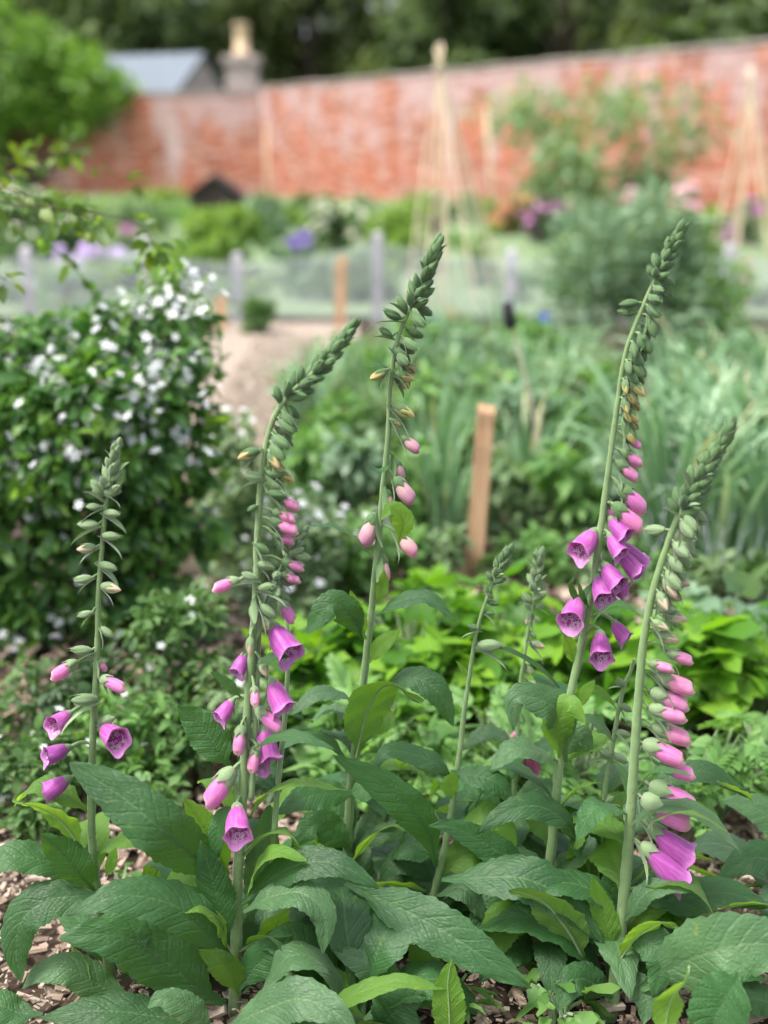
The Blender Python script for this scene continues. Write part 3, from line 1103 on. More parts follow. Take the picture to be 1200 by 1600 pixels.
d.leaf([(572, 1000), (560, 965), (547, 922)], 28, 40, M_LIME, d0=.01, d1=.02)
d.leaf([(576, 1036), (596, 1008), (626, 984)], 30, 50, M_LIME, d0=.01, d1=.02)
d.leaf([(590, 945), (598, 915), (600, 890)], 22, 55, M_LIME, d0=.01, d1=.02)
d.leaf([(556, 1180), (575, 1110), (608, 1070), (662, 1096)], 84, -30, M_TOP, d0=.02, d1=.08, blunt=.4, label='broad bright green leaf showing its underside')
d.leaf([(600, 1070), (640, 1058), (682, 1080), (709, 1135)], 50, 45, M_TOP, d0=.0, d1=.03)
d.leaf([(556, 1098), (525, 1084), (490, 1086), (455, 1118)], 38, 18, M_GREY, d0=.01, d1=.05)
d.leaf([(550, 1195), (515, 1160), (470, 1152), (430, 1175)], 34, 15, M_TOP, d0=.01, d1=.04)
d.leaf([(622, 848), (630, 815), (612, 795), (596, 812)], 38, 62, M_LIME, d0=.03, d1=.05)
d.leaf([(612, 725), (595, 735), (578, 728)], 12, 30, M_TOP, d0=.0, d1=.02)
d.leaf([(608, 575), (590, 570), (575, 572)], 12, 30, M_TOP, d0=.0, d1=.02)
d.leaf([(560, 1240), (510, 1240), (470, 1250), (432, 1272)], 56, 45, M_TOP, d0=.06, d1=.12)
d.leaf([(545, 1240), (580, 1232), (605, 1245)], 48, 45, M_TOP, d0=.06, d1=.08)
d.leaf([(545, 1330), (575, 1290), (610, 1270), (560, 1240)], 46, 20, M_GREY, d0=-.02, d1=-.02)
d.leaf([(540, 1380), (600, 1408), (665, 1440), (735, 1482), (830, 1545)], 84, 56, M_TOP, d0=.16, d1=.25, wave=.05)
d.leaf([(548, 1330), (520, 1300), (490, 1290), (455, 1325)], 56, 60, M_TOP, d0=.02, d1=.05)
d.leaf([(545, 1350), (580, 1310), (612, 1290), (645, 1300)], 40, -20, M_LIME, d0=.02, d1=.03)
d.leaf([(540, 1400), (500, 1380), (470, 1400), (455, 1440)], 70, 60, M_TOP, d0=.0, d1=.02)
d.leaf([(550, 1440), (530, 1420), (560, 1480), (600, 1500)], 60, 40, M_TOP, d0=.08, d1=.1)
d.rosette(5, .13, .20, .070, seed=7, h=.10, az0=-20, az1=200)
d.cauline(9, 0.04, 0.34, .10, .17, .058, 53, -30, 210)
d.done()

# ---- E, thin, bare, middle
e = Fox('thin bare foxglove with only a few green buds at its tip, beside the blush-budded one',
        [(655, 1510), (672, 1420), (684, 1370), (702, 1285), (718, 1180), (731, 1080), (746, 985), (768, 920), (786, 880), (793, 864)], 1.52, .0068, .0018)
for f in [(762, 940, 782, 944, 4, 'green'), (756, 956, 775, 959, 4, 'green'), (768, 932, 758, 915, 3, 'green'), (746, 1008, 788, 1006, 6, 'greenp'),
          (750, 984, 730, 975, 4, 'green'), (766, 912, 780, 908, 5, 'green')]:
    e.flower(f)
e.tip(908, 13, 26, 22, 'green')
e.leaf([(708, 1222), (680, 1192), (636, 1176), (604, 1176), (582, 1204)], 50, 25, M_TOP, d0=.0, d1=.03)
e.leaf([(704, 1205), (735, 1212), (775, 1222), (802, 1255)], 48, 34, M_TOP, d0=.01, d1=.03)
e.leaf([(682, 1356), (668, 1300), (636, 1260), (590, 1222), (520, 1180)], 62, 58, M_TOP, d0=.01, d1=.06)
e.leaf([(706, 1250), (690, 1268), (660, 1262), (642, 1240)], 34, -35, M_LIME, d0=.0, d1=-.02)
e.leaf([(706, 1250), (730, 1252), (752, 1252), (778, 1262)], 26, -30, M_LIME, d0=.0, d1=-.02)
e.leaf([(706, 1248), (704, 1225), (712, 1205)], 30, 60, M_LIME, d0=.02, d1=.03)
e.leaf([(735, 1062), (724, 1046), (712, 1032)], 10, 40, M_LIME)
e.leaf([(745, 1008), (790, 1014), (840, 1040), (880, 1080)], 14, 25, M_TOP, d0=.0, d1=-.02)
e.leaf([(660, 1480), (640, 1440), (600, 1430), (570, 1450)], 55, 30, M_LIME, d0=.0, d1=.02)
e.leaf([(665, 1470), (720, 1420), (760, 1410), (800, 1440)], 60, 20, M_TOP, d0=-.02, d1=.0)
e.leaf([(680, 1380), (645, 1352), (615, 1352), (590, 1382)], 44, 30, M_TOP, d0=-.02, d1=-.03)
e.rosette(4, .13, .20, .070, seed=9, h=.07, az0=-20, az1=200)
e.leaf([(680, 1400), (640, 1385), (600, 1380), (565, 1400)], 50, -38, M_LIME, d0=-.01, d1=.0)
e.leaf([(700, 1300), (740, 1330), (780, 1370), (800, 1420)], 54, -30, M_LIME, d0=-.02, d1=-.01)
e.cauline(7, 0.04, 0.26, .10, .17, .058, 54, -30, 210)
e.cauline(4, .02, .10, .12, .18, .06, 62, -160, -20)
e.done()

# ---- F, thin, behind
f_ = Fox('thin foxglove with a single wilted dark pink bell hanging from its stem',
         [(797, 1420), (800, 1310), (806, 1200), (813, 1080), (823, 1000), (836, 930), (845, 870)], 1.68, .0055, .0018)
for f in [(822, 1158, 838, 1208, 6, 'wilt'), (826, 1064, 847, 1090, 5, 'pink'), (822, 1040, 836, 1056, 5, 'tipp'), (808, 1096, 795, 1122, 4, 'pale'),
          (828, 1003, 854, 1011, 5, 'tipp'), (826, 985, 838, 997, 6, 'greenp'), (834, 962, 846, 974, 6, 'greenp'), (830, 960, 820, 976, 6, 'tipp'),
          (814, 1140, 798, 1152, 3, 'pink', -5), (832, 950, 818, 945, 3, 'greenp'), (836, 948, 854, 944, 3, 'greenp')]:
    f_.flower(f)
f_.tip(940, 15, 28, 22, 'greenp')
f_.leaf([(806, 1172), (785, 1150), (755, 1145), (722, 1172)], 34, 28, M_GREY, d0=.0, d1=.03)
f_.leaf([(802, 1260), (830, 1235), (855, 1228), (880, 1240)], 36, 30, M_GREY, d0=.0, d1=.0)
f_.rosette(5, .15, .20, .07, seed=13, h=.10)
f_.cauline(6, 0.04, 0.25, .10, .17, .058, 55, -160, 200)
f_.done()

# ---- G, tallest, right of centre
g = Fox('tallest foxglove, leaning to one side, with a cluster of open magenta bells halfway up',
        [(842, 1545), (850, 1440), (862, 1330), (869, 1250), (875, 1180), (889, 1090), (906, 1010), (926, 900), (940, 800), (951, 720), (962, 640), (975, 560), (1000, 490), (1030, 420), (1060, 366)],
        1.50, .0088, .0024)
g.dark = True
for f in [(932, 826, 898, 866, 22, 'bell', -6), (950, 806, 984, 842, 12, 'bell', -4), (962, 852, 1002, 898, 14, 'trumpet'), (940, 878, 974, 920, 20, 'bell', 2),
          (932, 896, 948, 942, 26, 'bell'), (905, 930, 888, 976, 34, 'bell', 2), (937, 984, 941, 1034, 30, 'bell', 2), (956, 968, 984, 1002, 6, 'bell', -8),
          (965, 846, 1002, 884, -16, 'bell', -14), (950, 832, 976, 870, 12, 'bell', 6), (944, 900, 986, 926, 6, 'bell', -12),
          (976, 683, 1002, 697, 2, 'pink'), (970, 704, 1003, 724, 4, 'pink'), (962, 721, 997, 747, 6, 'pink'), (966, 759, 1009, 795, 6, 'tube', 2),
          (957, 787, 1003, 824, 10, 'tube', 4), (948, 779, 958, 812, -2, 'tube', -8)]:
    g.flower(f)
g.buds(672, 500, 16, 32, 32, [(.5, 'tip'), (1, 'green')], az=-5, spread=26, drop0=-42, drop1=-48, alt=.0, ped=.36)
g.buds(640, 515, 9, 27, 27, [(.4, 'tip'), (1, 'green')], az=-55, spread=22, drop0=-46, drop1=-40, alt=.0, ped=.3)
g.buds(495, 440, 9, 30, 29, [(1, 'green')], az=-20, spread=55, drop0=-25, drop1=10, alt=.15, ped=.2)
g.tip(440, 24, 29, 25, 'green')
g.leaf([(914, 992), (938, 958), (970, 944), (1006, 966)], 34, 5, M_TOP, d0=.03, d1=.06)
g.leaf([(884, 1190), (874, 1118), (846, 1095), (806, 1092), (802, 1142)], 62, 52, M_GREY, d0=.02, d1=.06)
g.leaf([(874, 1185), (872, 1130), (890, 1100), (914, 1130)], 54, 42, M_LIME, d0=.02, d1=.05)
g.leaf([(868, 1276), (888, 1246), (908, 1226), (940, 1224)], 40, -5, M_LIME, d0=.0, d1=.03)
g.leaf([(878, 1195), (892, 1160), (912, 1150), (925, 1178)], 40, 60, M_GREY, d0=-.02, d1=-.01)
g.leaf([(910, 1330), (884, 1284), (840, 1260), (790, 1270), (742, 1304)], 52, 30, M_TOP, d0=.02, d1=.07, roll1=20)
g.leaf([(858, 1390), (800, 1345), (745, 1312), (706, 1292), (670, 1290)], 54, 45, M_TOP, d0=.03, d1=.06)
g.leaf([(690, 1374), (750, 1372), (820, 1374), (886, 1408), (940, 1472)], 84, 40, M_TOP, d0=.06, d1=.10, wave=.05)
g.leaf([(912, 1500), (885, 1448), (850, 1408), (795, 1392)], 84, -42, M_TOP, d0=.08, d1=.12)
g.leaf([(860, 1440), (890, 1400), (905, 1360), (890, 1318)], 70, 62, M_LIME, d0=-.01, d1=-.02)
g.leaf([(898, 1040), (890, 1010), (880, 985)], 24, 55, M_LIME, d0=.0, d1=.01)
g.leaf([(896, 1110), (912, 1085), (930, 1062)], 24, 45, M_LIME, d0=.0, d1=.01)
g.leaf([(850, 1450), (800, 1420), (760, 1430), (735, 1462)], 80, 45, M_TOP, d0=.0, d1=.03)
g.leaf([(850, 1480), (880, 1520), (905, 1560), (915, 1590)], 70, 45, M_TOP, d0=.03, d1=.07)
g.leaf([(850, 1470), (832, 1500), (828, 1540), (840, 1580)], 50, -30, M_LIME, d0=.0, d1=.02)
g.leaf([(930, 905), (905, 935), (892, 915), (898, 900)], 16, 40, M_TOP, d0=.01, d1=.02)
g.leaf([(920, 950), (908, 925), (900, 905)], 14, 40, M_TOP, d0=.01, d1=.03)
g.rosette(5, .13, .20, .070, seed=15, h=.08, az0=-20, az1=200)
g.cauline(10, 0.04, 0.36, .10, .17, .058, 56, -30, 210)
g.cauline(4, .02, .10, .12, .18, .06, 63, -160, -20)
g.done()

# ---- I, thin one tucked behind H
i_ = Fox('thin pale foxglove stem with small green buds, close behind the thick pink-flowered one',
         [(925, 1460), (935, 1330), (946, 1230), (957, 1160), (971, 1085), (983, 1050), (990, 1030)], 1.52, .0060, .0028)
for f in [(968, 1100, 990, 1112, 4, 'greenp'), (962, 1142, 988, 1150, 4, 'greenp'), (960, 1178, 984, 1192, 4, 'greenp'), (976, 1072, 962, 1058, 5, 'greenp'),
          (955, 1182, 935, 1170, 4, 'greenp'), (942, 1290, 968, 1270, 6, 'greenp'), (944, 1255, 960, 1242, 4, 'greenp')]:
    i_.flower(f)
i_.leaf([(966, 1110), (945, 1085), (925, 1078), (900, 1105)], 18, 30, M_LIME, d0=.01, d1=.02)
i_.leaf([(952, 1180), (975, 1210), (985, 1245), (990, 1275)], 16, 40, M_GREY, d0=.02, d1=.04)
i_.leaf([(960, 1160), (940, 1135), (915, 1120), (892, 1128)], 20, 35, M_GREY, d0=.02, d1=.04)
i_.leaf([(938, 1320), (928, 1290), (906, 1290), (904, 1345)], 44, 45, M_TOP, d0=.02, d1=.05)
i_.leaf([(936, 1330), (950, 1300), (968, 1300), (985, 1330)], 30, 0, M_LIME, d0=.02, d1=.03)
i_.rosette(5, .14, .20, .07, seed=17, h=.10)
i_.cauline(5, 0.05, 0.25, .10, .17, .058, 57, -30, 210)
i_.done()

# ---- H, thick, at the right
h = Fox('thick pale-stemmed foxglove with a leaning tip and pink bells all hanging off its right-hand side',
        [(955, 1565), (966, 1480), (976, 1380), (986, 1270), (991, 1190), (998, 1100), (1006, 1010), (1021, 930), (1042, 860), (1068, 795), (1102, 735), (1137, 676)], 1.42, .0098, .0034)
for f in [(1012, 1290, 1086, 1342, 10, 'trumpet'), (1000, 1318, 1076, 1378, 14, 'trumpet', 8), (1014, 1226, 1088, 1260, 10, 'tube'), (1002, 1245, 1078, 1284, 14, 'tube', 8),
          (1004, 1160, 1068, 1186, 14, 'tube', 4), (1030, 1195, 1084, 1209, 6, 'tube', -4), (1019, 1134, 1078, 1154, 8, 'pink'),
          (1016, 1080, 1075, 1102, 8, 'pink'), (1014, 1105, 1071, 1120, 12, 'pink', 5), (1024, 1054, 1083, 1076, 8, 'pink'), (1014, 1036, 1051, 1044, 14, 'pink', 8),
          (1042, 1018, 1082, 1032, 4, 'pink'), (1028, 990, 1066, 1001, 6, 'tipp', 4), (1020, 970, 1048, 984, 12, 'tipp', 8), (1036, 958, 1078, 968, 6, 'tipp'),
          (1038, 930, 1068, 936, 8, 'tipp', 3), (1044, 900, 1082, 914, 5, 'tipp'), (1034, 955, 1060, 948, 10, 'greenp', 6)]:
    h.flower(f)
h.buds(930, 790, 17, 42, 38, [(.3, 'tipp'), (1, 'greenp')], az=-22, spread=40, drop0=-35, drop1=-10, alt=.07, ped=.2)
h.tip(806, 38, 40, 30, 'green')
h.leaf([(985, 1290), (1030, 1258), (1080, 1262), (1120, 1290), (1158, 1334)], 40, 20, M_GREY, d0=.01, d1=.05)
h.leaf([(988, 1240), (1020, 1205), (1058, 1206), (1080, 1212)], 30, -2, M_TOP, d0=.03, d1=.06)
h.leaf([(1000, 1235), (1060, 1210), (1110, 1208), (1170, 1245)], 44, 35, M_TOP, d0=-.06, d1=-.04)
h.leaf([(1120, 1220), (1150, 1235), (1176, 1250)], 40, -30, M_LIME, d0=-.03, d1=-.04)
h.leaf([(1010, 1290), (1055, 1270), (1090, 1272), (1135, 1300)], 24, -12, M_LIME, d0=.06, d1=.09)
h.leaf([(975, 1440), (1010, 1395), (1045, 1385), (1080, 1395)], 46, 25, M_GREY, d0=.02, d1=.05)
h.leaf([(960, 1500), (948, 1445), (936, 1405), (924, 1368)], 44, 62, M_LIME, d0=.01, d1=.01)
h.leaf([(1000, 1545), (1060, 1510), (1120, 1485), (1190, 1475), (1275, 1490)], 118, 58, M_GREY, d0=.06, dm=.10, d1=.10, wave=.06, label='broad quilted leaf')
h.leaf([(1160, 1520), (1140, 1550), (1118, 1590), (1105, 1650)], 112, 68, M_TOP, d0=.12, d1=.18)
h.leaf([(1075, 1508), (1068, 1532), (1048, 1562), (1036, 1630)], 62, -45, M_LIME, d0=.19, d1=.22)
h.leaf([(985, 1410), (1060, 1405), (1130, 1395), (1215, 1420)], 66, 30, M_TOP, d0=-.02, d1=-.02)
h.leaf([(1120, 1420), (1180, 1410), (1250, 1430)], 60, -35, M_LIME, d0=.0, d1=.0)
h.leaf([(1040, 1480), (1085, 1455), (1125, 1440), (1170, 1434)], 28, 35, M_LIME, d0=.0, d1=.0)
h.leaf([(968, 1470), (1010, 1470), (1035, 1500), (1020, 1560)], 66, 50, M_TOP, d0=.03, d1=.08)
h.leaf([(965, 1530), (990, 1535), (1010, 1560), (1005, 1600)], 50, 50, M_GREY, d0=.04, d1=.08)
h.leaf([(955, 1560), (915, 1530), (890, 1540), (870, 1580)], 60, 45, M_TOP, d0=.02, d1=.06)
h.leaf([(1230, 1600), (1180, 1560), (1150, 1560), (1130, 1600)], 60, 40, M_TOP, d0=.02, d1=.06)
h.leaf([(970, 1480), (955, 1420), (960, 1380), (985, 1345)], 60, 62, M_TOP, d0=-.03, d1=-.03)
h.rosette(5, .13, .20, .070, seed=19, h=.07, az0=-20, az1=200)
h.leaf([(965, 1500), (1000, 1460), (1030, 1440), (1060, 1450)], 60, -40, M_LIME, d0=.04, d1=.06)
h.leaf([(985, 1380), (1030, 1350), (1075, 1335), (1115, 1345)], 50, -40, M_LIME, d0=-.03, d1=-.02)
h.cauline(9, 0.04, 0.28, .10, .17, .058, 58, -30, 210)
h.done()

# ---- a flowerless rosette at the right edge
k_ = Fox('leafy foxglove without a spike, dark bluish leaves at the right edge above bare wood chips',
         [(1255, 1480), (1250, 1440), (1248, 1400)], 1.53, .0060, .004)
k_.leaf([(1255, 1400), (1215, 1350), (1170, 1342), (1118, 1380)], 66, 40, M_TOP, d0=.0, d1=.04)
k_.leaf([(1250, 1420), (1200, 1385), (1150, 1380), (1060, 1352)], 56, -30, M_LIME, d0=-.02, d1=-.02)
k_.leaf([(1250, 1330), (1215, 1290), (1180, 1262), (1125, 1250)], 60, 45, M_GREY, d0=-.05, d1=-.05)
k_.rosette(6, .15, .22, .08, seed=23, h=.10)
k_.done()

# ---- a flowerless rosette at the bottom
l_ = Fox('low young foxglove rosette at the front edge, its long lime leaf crossing the darker ones',
         [(560, 1640), (562, 1620), (565, 1600)], 1.36, .0060, .004)
l_.leaf([(478, 1618), (525, 1572), (580, 1545), (630, 1533), (700, 1545)], 46, 8, M_LIME, d0=.03, d1=.04)
l_.leaf([(590, 1640), (610, 1590), (640, 1560), (668, 1560)], 90, 60, M_TOP, d0=.01, d1=.02)
l_.leaf([(565, 1620), (600, 1560), (580, 1510), (520, 1485)], 70, 50, M_GREY, d0=-.03, d1=-.02)
l_.leaf([(560, 1630), (500, 1600), (470, 1600), (440, 1640)], 60, 40, M_TOP, d0=.03, d1=.05)
l_.leaf([(704, 1650), (702, 1585), (700, 1535), (706, 1500)], 58, -70, M_LIME, d0=.04, d1=.04)
l_.leaf([(640, 1640), (560, 1600), (500, 1560), (470, 1530)], 60, -35, M_LIME, d0=-.02, d1=-.02)
l_.cauline(6, .02, .08, .12, .18, .06, 61)
l_.rosette(5, .12, .18, .075, seed=29, h=.07, az0=0, az1=200)
l_.done()
EXPOSURE = 1.4

# ------------------------------------------------------------------ setting: ground
M_SOIL = mat_plain('soil', (.035, .024, .016, 1), (.085, .060, .042, 1), 9, .95, .8)
M_PATH = mat_plain('wood chip path', (.20, .155, .12, 1), (.40, .335, .275, 1), 30, .95, .9)
M_LAWN = mat_plain('grass ground', (.11, .17, .075, 1), (.18, .24, .12, 1), 3, .95, .6)


def sheet(name, poly, z, m):
    mb = MB()
    v = [(x, y, z) for x, y in poly]
    mb.add(v, [(0, 1, 2, 3)] if len(v) == 4 else None, None if len(v) == 4 else [(0, i, i + 1) for i in range(1, len(v) - 1)])
    single(name, mb, [m], None, None, kind='structure', smooth=False)


# the ground is gently uneven
mb = MB()
nx, ny = 60, 70
gx = np.linspace(-70, 70, nx)
gy = np.concatenate([np.linspace(-3, 12, 40), np.linspace(13, 160, 30)])
GX, GY = np.meshgrid(gx, gy)
GZ = -.03 + .012 * np.sin(GX * 1.7 + GY * .9) * np.cos(GY * 1.3)
idx = np.arange(nx * ny).reshape(ny, nx)
mb.add(np.stack([GX.ravel(), GY.ravel(), GZ.ravel()], 1),
       np.stack([idx[:-1, :-1].ravel(), idx[:-1, 1:].ravel(), idx[1:, 1:].ravel(), idx[1:, :-1].ravel()], 1))
single('ground', mb, [M_SOIL], None, None, kind='structure')
pl = [G(300, 720)[:2], G(455, 700)[:2], G(470, 590)[:2], G(600, 545)[:2], G(900, 545)[:2], G(1300, 520)[:2], G(1300, 485)[:2], G(-100, 485)[:2], G(-100, 545)[:2], G(300, 545)[:2]]
sheet('path', [G(290, 760)[:2], G(440, 760)[:2], G(470, 545)[:2], G(290, 545)[:2]], .004, M_PATH)
sheet('path', [G(-300, 545)[:2], G(560, 545)[:2], G(560, 505)[:2], G(-300, 505)[:2]], .004, M_PATH)
sheet('lawn', [(-24, 9.0), (24, 9.0), (24, 44), (-24, 44)], .0, M_LAWN)

# wood chips lying on the front bed and the path: nobody could count them
M_CHIP = None
m, nt, out = newmat('wood chips')
gg = nd(nt, 'ShaderNodeNewGeometry')
tcx = nd(nt, 'ShaderNodeTexCoord')
cc = ramp(nt, gg.outputs['Random Per Island'], [(0, (.045, .030, .022, 1)), (.25, (.18, .125, .095, 1)), (.55, (.36, .27, .21, 1)), (.85, (.50, .40, .33, 1)), (1, (.64, .54, .46, 1))])
mpn = nd(nt, 'ShaderNodeMapping'); mpn.inputs['Scale'].default_value = (40, 300, 300)
nt.links.new(tcx.outputs['Object'], mpn.inputs[0])
gn = noise(nt, mpn.outputs[0], 1, 3)
finish(nt, out, mixc(nt, .35, cc, ramp(nt, gn, [(.3, (.08, .05, .04, 1)), (.7, (.4, .3, .22, 1))])), .85, normal=bump(nt, gn, .5, .002))
M_CHIP = m


def chips(mb, n, x0, x1, y0, y1, s0, s1, r, z=.0):
    c = np.stack([r.uniform(x0, x1, n), r.uniform(y0, y1, n), z + r.uniform(-.008, .016, n)], 1)
    a = r.uniform(0, 2 * math.pi, n)
    X = np.stack([np.cos(a), np.sin(a), r.normal(0, .3, n)], 1)
    N = np.stack([r.normal(0, .35, n), r.normal(0, .35, n), np.ones(n)], 1)
    v = np.array([(x, y, zz) for x in (-.5, .5) for y in (-.5, .5) for zz in (-.5, .5)], float)
    v[:, 1] *= np.where(v[:, 0] > 0, .7, 1)
    q = [(0, 1, 3, 2), (4, 6, 7, 5), (0, 4, 5, 1), (2, 3, 7, 6), (0, 2, 6, 4), (1, 5, 7, 3)]
    L = r.uniform(s0, s1, n) * r.choice([.6, 1, 1, 1.5], n)
    Wd = L * r.uniform(.22, .6, n)
    v = v * np.array([1, 1, .16])
    add_cards(mb, c, X, N, L, Wd, (v, q, []))


rc = np.random.default_rng(77)
mb = MB()
chips(mb, 8000, -1.1, 1.0, 1.15, 2.1, .008, .026, rc, -.008)
chips(mb, 14000, -1.1, 1.0, 1.15, 2.1, .003, .010, rc, -.004)
chips(mb, 5000, -1.5, 1.5, 2.1, 3.2, .014, .034, rc, -.008)
single('wood_chips', mb, [M_CHIP], None, None, kind='stuff', smooth=False)
mb = MB()
p0, p1 = G(300, 760), G(440, 545)
chips(mb, 7000, p0[0] - .1, p1[0] + .2, p0[1], p1[1] + .4, .02, .05, rc, .01)
single('wood_chips', mb, [M_PATH], None, None, kind='stuff', smooth=False)

# ------------------------------------------------------------------ brick walls
def mat_brick():
    m, nt, out = newmat('old red brick')
    tc = nd(nt, 'ShaderNodeTexCoord')
    sp = nd(nt, 'ShaderNodeSeparateXYZ')
    nt.links.new(tc.outputs['Object'], sp.inputs[0])
    cb = nd(nt, 'ShaderNodeCombineXYZ')
    nt.links.new(mth(nt, 'ADD', sp.outputs[0], sp.outputs[1]), cb.inputs[0])
    nt.links.new(sp.outputs[2], cb.inputs[1])
    br = nd(nt, 'ShaderNodeTexBrick')
    br.inputs['Scale'].default_value = 1
    br.inputs['Brick Width'].default_value = .225
    br.inputs['Row Height'].default_value = .075
    br.inputs['Mortar Size'].default_value = .008
    br.inputs['Color1'].default_value = (.39, .12, .07, 1)
    br.inputs['Color2'].default_value = (.28, .085, .055, 1)
    br.inputs['Mortar'].default_value = (.42, .34, .28, 1)
    nt.links.new(cb.outputs[0], br.inputs['Vector'])
    c = br.outputs[0]
    mp5 = nd(nt, 'ShaderNodeMapping'); mp5.inputs['Scale'].default_value = (1.6, 5.5, 1)
    nt.links.new(cb.outputs[0], mp5.inputs[0])
    n5 = noise(nt, mp5.outputs[0], 1.1, 4, .6)
    c = mixc(nt, ramp(nt, n5, [(.40, (.9, .9, .9, 1)), (.50, (0, 0, 0, 1))]), c, (.17, .050, .034, 1))
    c = mixc(nt, ramp(nt, n5, [(.53, (0, 0, 0, 1)), (.61, (.8, .8, .8, 1))]), c, (.50, .35, .31, 1))
    n1 = noise(nt, cb.outputs[0], .9, 4, .6)
    c = mixc(nt, ramp(nt, n1, [(.42, (0, 0, 0, 1)), (.62, (.6, .6, .6, 1))]), c, (.43, .125, .06, 1))
    # lime bloom, thicker towards the top of the wall and in vertical runs
    mp = nd(nt, 'ShaderNodeMapping'); mp.inputs['Scale'].default_value = (1.0, .45, 1)
    nt.links.new(cb.outputs[0], mp.inputs[0])
    n2 = noise(nt, mp.outputs[0], 1.1, 5, .65)
    hgt = mth(nt, 'MULTIPLY', mth(nt, 'SUBTRACT', sp.outputs[2], 1.5), .075)
    f = ramp(nt, mth(nt, 'ADD', n2, hgt), [(.525, (0, 0, 0, 1)), (.60, (.8, .8, .8, 1))])
    c = mixc(nt, f, c, (.42, .31, .31, 1))
    mp4 = nd(nt, 'ShaderNodeMapping'); mp4.inputs['Scale'].default_value = (.75, .10, 1)
    nt.links.new(cb.outputs[0], mp4.inputs[0])
    n4 = noise(nt, mp4.outputs[0], 1.2, 2, .5)
    c = mixc(nt, ramp(nt, n4, [(.62, (0, 0, 0, 1)), (.68, (.65, .65, .65, 1))]), c, (.46, .37, .37, 1))
    mp3 = nd(nt, 'ShaderNodeMapping'); mp3.inputs['Scale'].default_value = (.9, 9, 1)
    nt.links.new(cb.outputs[0], mp3.inputs[0])
    n3 = noise(nt, mp3.outputs[0], 1.3, 4, .6)
    c = mixc(nt, ramp(nt, n3, [(.50, (0, 0, 0, 1)), (.68, (.7, .7, .7, 1))]), c, (.20, .075, .055, 1))
    finish(nt, out, c, .9, spec=.2, normal=bump(nt, br.outputs[1], -.4, .01))
    return m


M_BRICK = mat_brick()
M_COPE = mat_plain('weathered coping', (.22, .19, .17, 1), (.40, .36, .33, 1), 3, .9, .5)
M_STONE = mat_plain('grey stone', (.25, .20, .19, 1), (.42, .36, .35, 1), 4, .9, .5)


def brick_wall(label, p0, p1, h, th=.4):
    """a wall from p0 to p1 with a projecting coping; local X runs along it"""
    p0, p1 = np.array(p0), np.array(p1)
    L = np.linalg.norm(p1 - p0)
    a = math.atan2(p1[1] - p0[1], p1[0] - p0[0])
    o = thing('brick_wall', label, 'wall', (p0[0], p0[1], 0))
    o.rotation_euler = (0, 0, a)
    ORG[o.name] = np.zeros(3)
    mb = MB()
    n = max(2, int(L / 1.2))
    xs = np.linspace(0, L, n)
    r = np.random.default_rng(int(L * 10))
    hs_ = h + r.uniform(-.02, .02, n)
    for i in range(n - 1):
        x0, x1 = xs[i], xs[i + 1]
        v = [(x0, 0, -.1), (x1, 0, -.1), (x1, 0, hs_[i + 1]), (x0, 0, hs_[i])]
        v += [(x, th, z) for x, _, z in v]
        mb.add(v, [(0, 1, 2, 3), (5, 4, 7, 6), (3, 2, 6, 7)] + ([(4, 0, 3, 7)] if i == 0 else []) + ([(1, 5, 6, 2)] if i == n - 2 else []))
    part('brickwork', mb, [M_BRICK], o, smooth=False)
    mb = MB()
    k = int(L / .55)
    for i in range(k):
        x = (i + .5) * L / k
        z = np.interp(x, xs, hs_)
        add_box(mb, (x, th / 2, z + .035 + r.uniform(-.012, .012)), (L / k / 2 - .004, th / 2 + .04, .032))
    part('coping', mb, [M_COPE], o, smooth=False)
    return o


CORN = (-3.75, 40.6)
brick_wall('long sunlit red brick wall climbing towards the viewer, with pale lime-bleached patches', CORN, (14.3, 14.55), 3.12)
brick_wall('plain red brick wall running behind the climber, ending at the chimney corner', (-27, 43.0), (CORN[0] - .02, CORN[1] + .05), 2.98)

# brick chimney at the corner
ch = thing('chimney', 'squat grey-pink brick chimney with one tan clay pot, at the corner of the walls', 'chimney', (-4.35, 41.6, 0))
mb = MB()
add_box(mb, (-4.35, 41.6, 1.95), (.48, .42, 2.0)); part('stack', mb, [M_STONE], ch, smooth=False)
mb = MB()
add_box(mb, (-4.35, 41.6, 4.02), (.60, .54, .09)); add_box(mb, (-4.35, 41.6, 3.88), (.54, .48, .05)); part('cap', mb, [M_STONE], ch, smooth=False)
mb = MB()
zz = np.array([4.1, 4.2, 4.25, 4.6, 4.95, 4.98, 5.05])
add_tube(mb, np.stack([np.full(7, -4.35), np.full(7, 41.6), zz], 1), [.30, .30, .24, .21, .20, .26, .26], 14)
part('chimney_pot', mb, [mat_plain('tan clay', (.52, .38, .24, 1), (.66, .52, .36, 1), 5, .8, .3)], ch)

# outbuilding behind the wall
M_SLATE = mat_plain('pale slate', (.10, .125, .15, 1), (.165, .195, .23, 1), 3, .6, .4, stretch=(1, 4, 4))
c0 = P(277, 141, 43.6)
uu, gg_ = np.array([-.93, .37, 0]), np.array([.37, .93, 0])
ob = thing('outbuilding', 'low outbuilding with a pale blue-grey slate roof showing over the brick wall', 'building', (c0[0], c0[1], 0))
ez, wd, ln_, rise = c0[2], 3.3, 6.2, 1.15
A0 = np.array([c0[0], c0[1], 0])


def obp(a, b, z):
    return A0 + uu * a + gg_ * b + np.array([0, 0, z])


